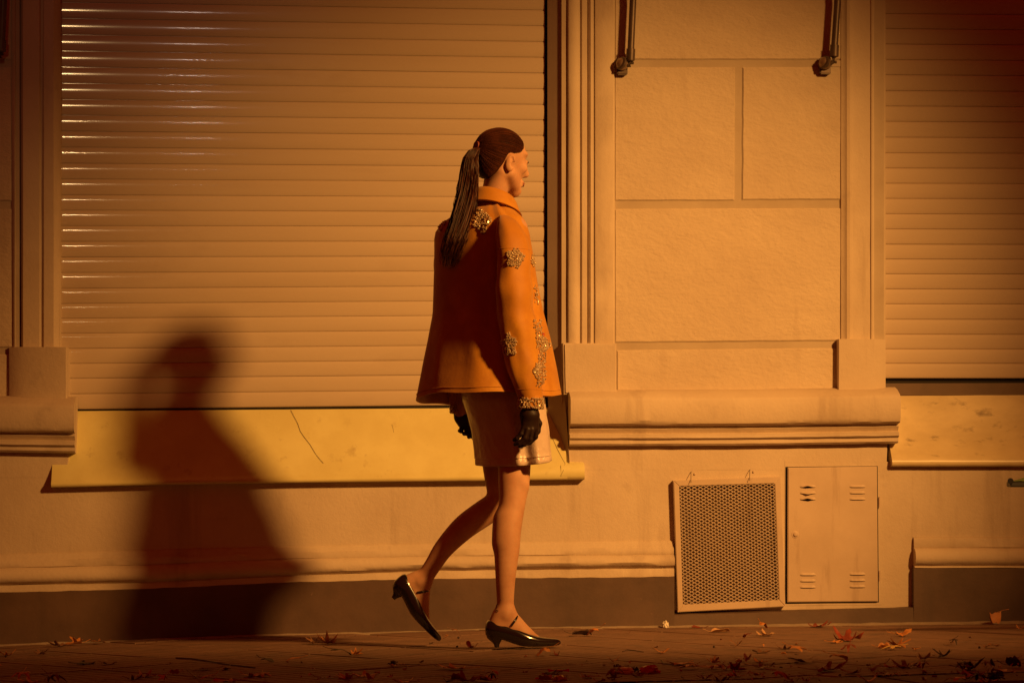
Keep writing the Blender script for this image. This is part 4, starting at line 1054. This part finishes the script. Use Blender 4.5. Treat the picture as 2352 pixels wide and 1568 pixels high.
LV = [ # u, v, width, height in photo pixels, colour, form, label
 (1605, 1442, 37, 5, 'red', 'flat', 'flat dark red leaf against the wall below the vent'),
 (1649, 1452, 50, 9, 'pale', 'fold', 'pale curled leaf just below the flat dark red one under the vent'),
 (1752, 1444, 38, 15, 'orange', 'dome', 'arched orange leaf touching the plinth below the vent corner'),
 (1878, 1440, 60, 15, 'red', 'cup', 'crumpled red leaf touching the plinth below the cabinet door'),
 (1943, 1472, 85, 34, 'red', 'cup', 'large dark red maple leaf with raised lobes below the cabinet'),
 (1916, 1477, 44, 7, 'orange', 'flat', 'flat orange leaf tucked under the large dark red maple leaf'),
 (1826, 1498, 58, 14, 'orange', 'dome', 'arched orange leaf in open pavement below the cabinet'),
 (1752, 1499, 50, 7, 'brown', 'flat', 'thin brown leaf left of the arched orange one'),
 (1716, 1521, 44, 20, 'red', 'fold', 'red folded leaf with a pointed tip, beside a cream scrap'),
 (1748, 1522, 36, 11, 'orange', 'cup', 'small orange cupped leaf right of the red folded one'),
 (1848, 1522, 77, 11, 'brown', 'fold', 'long orange brown leaf above the red pile at the right kerb'),
 (1584, 1537, 62, 10, 'yellow', 'dome', 'yellow leaf near the kerb, below the vent'),
 (1648, 1541, 46, 14, 'orange', 'dome', 'orange leaf overlapping the dark red maple leaf near the kerb'),
 (1686, 1540, 50, 22, 'red', 'fold', 'dark red maple leaf with two raised points near the kerb'),
 (1895, 1541, 92, 22, 'red', 'cup', 'heap shaped red leaf near the kerb below the cabinet'),
 (1786, 1564, 58, 22, 'orange', 'dome', 'big shiny orange leaf at the bottom edge'),
 (1742, 1556, 50, 12, 'orange', 'flat', 'ragged orange leaf left of the big shiny one at the bottom edge'),
 (2290, 1432, 38, 28, 'orange', 'roof', 'orange leaf folded into a standing triangle by the right plinth'),
 (2061, 1487, 62, 26, 'orange', 'fold', 'glowing orange red leaf standing on its edge, right of the cabinet'),
 (2055, 1492, 54, 9, 'yellow', 'dome', 'yellow orange leaf flat in front of the glowing standing one'),
 (2104, 1493, 22, 6, 'orange', 'flat', 'tiny orange leaf right of the glowing standing one'),
 (2192, 1482, 26, 15, 'dark', 'dome', 'small dark humped leaf on the right pavement'),
 (2274, 1487, 52, 9, 'brown', 'flat', 'flat brown leaf under the triangular leaf'),
 (2080, 1534, 70, 18, 'brown', 'cup', 'dark brown crumpled leaf near the right kerb joint'),
 (2046, 1535, 32, 8, 'orange', 'flat', 'small orange leaf left of the dark brown crumpled one'),
 (2112, 1534, 30, 14, 'orange', 'cup', 'small orange cupped leaf right of the dark brown crumpled one'),
 (2222, 1538, 74, 30, 'dark', 'cup', 'large black maple leaf with raised lobes at the right kerb'),
 (2264, 1534, 32, 14, 'brown', 'dome', 'brown leaf leaning on the large black maple leaf'),
 (2322, 1532, 46, 26, 'dark', 'fold', 'dark leaf standing upright near the right edge'),
 (2205, 1566, 62, 10, 'orange', 'dome', 'orange leaf cut by the bottom edge at the right'),
 (2017, 1549, 30, 5, 'pale', 'flat', 'pale thin leaf beside the kerb joint'),
 (2343, 1446, 24, 12, 'orange', 'fold', 'orange leaf cut by the right edge by the plinth'),
 (1365, 1461, 42, 18, 'orange', 'dome', 'bright orange arched leaf right of the front shoe toe'),
 (1330, 1460, 52, 14, 'dark', 'fold', 'dark curled leaf left of the bright orange one by the shoe toe'),
 (1252, 1507, 42, 19, 'orange', 'dome', 'domed orange leaf just in front of the front shoe'),
 (1278, 1506, 20, 14, 'red', 'cup', 'small red curled leaf right of the domed one below the shoe toe'),
 (1520, 1500, 42, 12, 'orange', 'fold', 'small orange leaf with a hooked stem, alone in mid pavement'),
 (1568, 1526, 70, 8, 'orange', 'flat', 'flat orange leaf lying above the yellow one near the kerb'),
 (753, 1479, 62, 34, 'orange', 'cup', 'large curled orange leaf with a raised tip by the wall, left of the lifted shoe'),
 (722, 1478, 40, 22, 'brown', 'fold', 'brown curled leaf left of the large curled orange one'),
 (776, 1506, 52, 15, 'dark', 'dome', 'dark humped leaf below the large curled orange one'),
 (816, 1504, 36, 17, 'orange', 'fold', 'orange upturned leaf right of the dark humped one'),
 (679, 1518, 40, 8, 'orange', 'dome', 'small orange leaf with a dark end, left pavement'),
 (610, 1520, 46, 8, 'dark', 'dome', 'small dark leaf with a long stem, left pavement'),
 (470, 1538, 72, 7, 'brown', 'flat', 'long flat brown leaf below the dark shadow'),
 (520, 1537, 50, 7, 'brown', 'flat', 'flat brown leaf overlapping the long one below the shadow'),
 (580, 1553, 78, 10, 'orange', 'cup', 'thin orange leaf with raised ends at the lower left'),
 (526, 1567, 72, 9, 'orange', 'flat', 'orange leaf cut by the bottom edge at the lower left'),
 (403, 1548, 28, 12, 'orange', 'fold', 'small orange folded leaf at the lower left'),
 (738, 1566, 36, 10, 'brown', 'dome', 'brown leaf cut by the bottom edge left of centre'),
 (138, 1482, 62, 18, 'brown', 'cup', 'brown crumpled leaf by the wall at the far left'),
 (178, 1479, 50, 18, 'orange', 'fold', 'orange crumpled leaf by the wall beside the brown one, far left'),
 (228, 1477, 44, 11, 'brown', 'flat', 'low brown leaf scrap by the wall, far left'),
 (92, 1502, 38, 16, 'brown', 'fold', 'brown leaf with one side raised, far left pavement'),
 (15, 1504, 42, 18, 'orange', 'cup', 'orange leaf at the left edge by the wall'),
 (190, 1525, 60, 8, 'dark', 'flat', 'flat dark leaf, far left pavement'),
 (246, 1525, 48, 8, 'brown', 'flat', 'flat brown leaf right of the flat dark one, far left'),
 (75, 1567, 62, 12, 'orange', 'cup', 'orange leaf cut by the bottom edge, far left'),
 (112, 1567, 36, 14, 'dark', 'dome', 'dark leaf cut by the bottom edge, far left'),
 (376, 1564, 28, 14, 'orange', 'roof', 'small pointed leaf at the bottom left'),
 (905, 1531, 26, 6, 'orange', 'flat', 'small orange scrap of leaf under the dark seed tuft'),
 (837, 1554, 66, 12, 'orange', 'cup', 'orange leaf with a raised stem, below the lifted shoe'),
 (1052, 1537, 78, 12, 'yellow', 'cup', 'yellow orange leaf with long curved stems below the gap between the shoes'),
 (1018, 1536, 44, 8, 'brown', 'fold', 'brown pointed leaf left of the yellow orange one with long stems'),
 (1072, 1566, 70, 26, 'red', 'cup', 'dark red curled leaf heap at the bottom centre'),
 (1048, 1566, 46, 20, 'red', 'fold', 'dark red leaf with a raised tip, left part of the bottom heap'),
 (1102, 1567, 44, 16, 'brown', 'dome', 'brown leaf, right part of the bottom heap'),
 (1082, 1488, 30, 15, 'orange', 'cup', 'small ragged orange leaf between the two shoes'),
 (1024, 1466, 18, 9, 'orange', 'fold', 'tiny orange leaf right of the lifted toe'),
 (1043, 1453, 20, 8, 'brown', 'dome', 'tiny brown leaf on the cement strip behind the lifted toe'),
 (938, 1568, 74, 8, 'yellow', 'flat', 'yellow leaf cut by the bottom edge at the centre left'),
]
for r in LV: make_leaf(*r[:7], kind='maple' if r[2] > 55 or 'maple' in r[6] else None)
def scrap(name, u, v, w_, h_, mats, label, cat, elong=1.0, rough=.35, n=10):
    p0 = G(u, v, zg(G(u, v).x)); k = (p0-CAM).dot(FW)/F; bm = bmesh.new()
    bmesh.ops.create_icosphere(bm, subdivisions=3, radius=1); sd = LR.uniform(0, 50)
    for q in bm.verts:
        d = 1+rough*noise.noise(q.co*2.2+Vector((sd, 0, 0)))+rough*.6*noise.noise(q.co*5+Vector((0, sd, 0)))
        q.co = Vector((p0.x+q.co.x*d*w_*k/2, p0.y+q.co.y*d*w_*k/2/elong, zg(p0.x)+.001+max(0, q.co.z*d+.35)*h_*k/1.35))
    o = finish(bm, name, mats, None, 30); return setp(o, label, cat)
scrap('crumpled_wrapper', 1430, 1546, 52, 15, M['cream'], 'crumpled cream yellow wrapper near the kerb, below the front shoe', 'wrapper', 1.6)
scrap('crumpled_wrapper', 1490, 1545, 42, 18, M['wrap_red'], 'crumpled red paper beside the dark seed tuft near the kerb', 'wrapper', 1.4, .5)
scrap('crumpled_wrapper', 1286, 1563, 30, 13, M['wrap_gold'], 'small gold green wrapper at the bottom edge', 'wrapper', 1.3, .5)
scrap('crumpled_wrapper', 1250, 1560, 42, 6, M['wrap_red'], 'thin red wrapper strip left of the gold green one', 'wrapper', 2.5, .4)
scrap('paper_scrap', 1529, 1441, 14, 14, M['white'], 'small white flower like scrap against the plinth, left of the vent', 'paper', 1, .6)
scrap('paper_scrap', 1697, 1520, 14, 7, M['cream'], 'cream scrap beside the red folded leaf', 'paper', 1.2, .5)
scrap('paper_scrap', 712, 1550, 9, 4, M['white'], 'tiny white speck on the left pavement', 'paper', 1, .4)
def tuft(u, v, w_, h_, n, mat, label, stemlen=0):
    p0 = G(u, v, zg(G(u, v).x)); k = (p0-CAM).dot(FW)/F; root = None
    bm = bmesh.new()
    for i in range(n):
        a = LR.uniform(0, 6.28); r = LR.uniform(.2, 1)*w_*k/2; q = Vector((p0.x+r*math.cos(a), p0.y+r*math.sin(a)*.7, zg(p0.x)+LR.uniform(.1, 1)*h_*k))
        tube(bm, [Vector((p0.x, p0.y, zg(p0.x)+.001)), (Vector((p0.x, p0.y, zg(p0.x)))+q)/2+Vector((0, 0, h_*k*.3)), q], [.0009, .0012, .0022], 5)
    o = finish(bm, 'seed_tuft', mat, None, 60); setp(o, label, 'seed tuft')
    if stemlen:
        bm = bmesh.new(); tube(bm, [Vector((p0.x, p0.y, zg(p0.x)+.004)), Vector((p0.x+stemlen*k*.5, p0.y+.01, zg(p0.x)+.003)), Vector((p0.x+stemlen*k, p0.y, zg(p0.x)+.004))], .0009, 5); finish(bm, 'stem', mat, o)
tuft(903, 1528, 26, 12, 26, M['leaf_dark'], 'dark seed tuft with a long stem, between wall and kerb at centre left', 62)
tuft(1456, 1543, 34, 13, 30, M['leaf_dark'], 'dark seed tuft between the cream wrapper and the red paper')
tuft(2285, 1562, 58, 22, 60, mk('moss', (.05, .05, .018), .9), 'dark mossy tuft in the kerb joint at the right')
def twig(pts, label, r=.0012):
    q = []
    for u, v in pts:
        p = G(u, v, zg(G(u, v).x)); q.append(Vector((p.x, p.y, zg(p.x)+.0025)))
    bm = bmesh.new(); tube(bm, q, r, 5); setp(finish(bm, 'twig', M['leaf_dark']), label, 'twig')
twig([(404, 1511), (440, 1513), (470, 1517), (520, 1526), (586, 1534)], 'thin dark twig lying aslant at the lower left', .0022)
twig([(1430, 1497), (1440, 1493), (1460, 1495), (1478, 1498)], 'short dark twig left of the small orange hooked leaf')
twig([(1518, 1516), (1525, 1525), (1545, 1528), (1575, 1527)], 'bent dark twig near the flat orange leaf')
for (u, v), lab in zip(((192, 1519), (13, 1507), (1050, 1487), (1640, 1487), (1053, 1466)), ('round dark seed on the far left pavement', 'round dark seed at the left edge', 'small round seed between the shoes', 'small dark seed on the pavement below the vent', 'tiny seed behind the lifted toe')):
    p = G(u, v, zg(G(u, v).x)); bm = bmesh.new(); bmesh.ops.create_icosphere(bm, subdivisions=2, radius=.0042, matrix=Matrix.Translation((p.x, p.y, zg(p.x)+.0042)))
    for q in bm.verts: q.co += Vector((1, 1, 0))*.0006*noise.noise(q.co*400)
    setp(finish(bm, 'seed', M['leaf_dark'], None, 80), lab, 'seed')
# twisted sweet wrapper
p = G(1283, 1540, 0); k = (p-CAM).dot(FW)/F
cw = empty('sweet_wrapper', p, 'small red twisted sweet wrapper below the front shoe', 'wrapper')
bm = bmesh.new(); z0 = zg(p.x)
tube(bm, [Vector((p.x-10*k, p.y, z0+.005)), Vector((p.x-8*k, p.y, z0+.005)), Vector((p.x+8*k, p.y, z0+.005)), Vector((p.x+11*k, p.y, z0+.005))], [.002, .0045, .0045, .002], 10); finish(bm, 'sweet', M['wrap_gold'], cw, 60)
for sg in (-1, 1):
    bm = bmesh.new(); n = 9; A = []; Bv = []
    for i in range(n):
        t = i/(n-1)-.5; A.append(bm.verts.new((p.x+sg*10*k, p.y+t*.004, z0+.005+.001*(i % 2)))); Bv.append(bm.verts.new((p.x+sg*24*k, p.y+t*.02, z0+.002+.009*abs(math.sin(i*1.7)))))
    for i in range(n-1): bm.faces.new((A[i], A[i+1], Bv[i+1], Bv[i]))
    ex = bmesh.ops.extrude_face_region(bm, geom=bm.faces[:]); bmesh.ops.translate(bm, vec=(0, 0, .0006), verts=[q for q in ex['geom'] if isinstance(q, bmesh.types.BMVert)])
    finish(bm, 'twisted_end', M['wrap_red'], cw, 20)

CW = {'brown': 'brown', 'orange': 'orange', 'red': 'dark red', 'dark': 'blackish', 'pale': 'pale tan', 'yellow': 'yellow'}
FWD = {'cup': 'cupped', 'fold': 'folded', 'dome': 'arched', 'flat': 'flat'}
def place(u):
    return 'far left' if u < 450 else 'left' if u < 900 else 'centre' if u < 1400 else 'right' if u < 1900 else 'far right'
for i in range(110):
    u = LR.uniform(0, 2352) if LR.random() < .45 else LR.uniform(1100, 2352); v = LR.choice((LR.uniform(1452, 1568), LR.uniform(1520, 1568)))
    c_ = LR.choice(('brown', 'dark', 'orange', 'red', 'brown', 'pale')); f_ = LR.choice(('flat', 'cup', 'fold', 'dome'))
    if 1100 < u < 1300 and 1470 < v < 1490: continue
    make_leaf(u, v, LR.uniform(7, 20), LR.uniform(2, 6), c_, f_, 'tiny '+FWD[f_]+' '+CW[c_]+' leaf scrap on the pavement '+('by the kerb' if v > 1525 else 'by the wall' if v < 1475 else 'midway')+', '+place(u), 'tiny leaf scraps on the pavement', 'oval', False)
ZN = ((1560, 2352, 1530, 1568, 34, 'in the drift along the right kerb', 'leaf drift along the right kerb'),
      (900, 1560, 1545, 1568, 12, 'in the loose row at the bottom edge', 'leaves in a row at the bottom centre'),
      (0, 900, 1552, 1568, 10, 'in the dim row at the bottom edge', 'leaves in the dim bottom left'),
      (1380, 2352, 1448, 1528, 14, 'lying loose on the open pavement', 'loose leaves on the right pavement'))
for a_, b_, c0, d_, n_, lab, grp in ZN:
    for i in range(n_):
        u = LR.uniform(a_, b_); c_ = LR.choice(('brown', 'orange', 'orange', 'red', 'dark', 'brown', 'pale')); f_ = LR.choice(('cup', 'fold', 'dome', 'cup'))
        make_leaf(u, LR.uniform(c0, d_), LR.uniform(24, 56), LR.uniform(7, 20), c_, f_, FWD[f_]+' '+CW[c_]+' dry leaf '+lab+', '+place(u), grp)
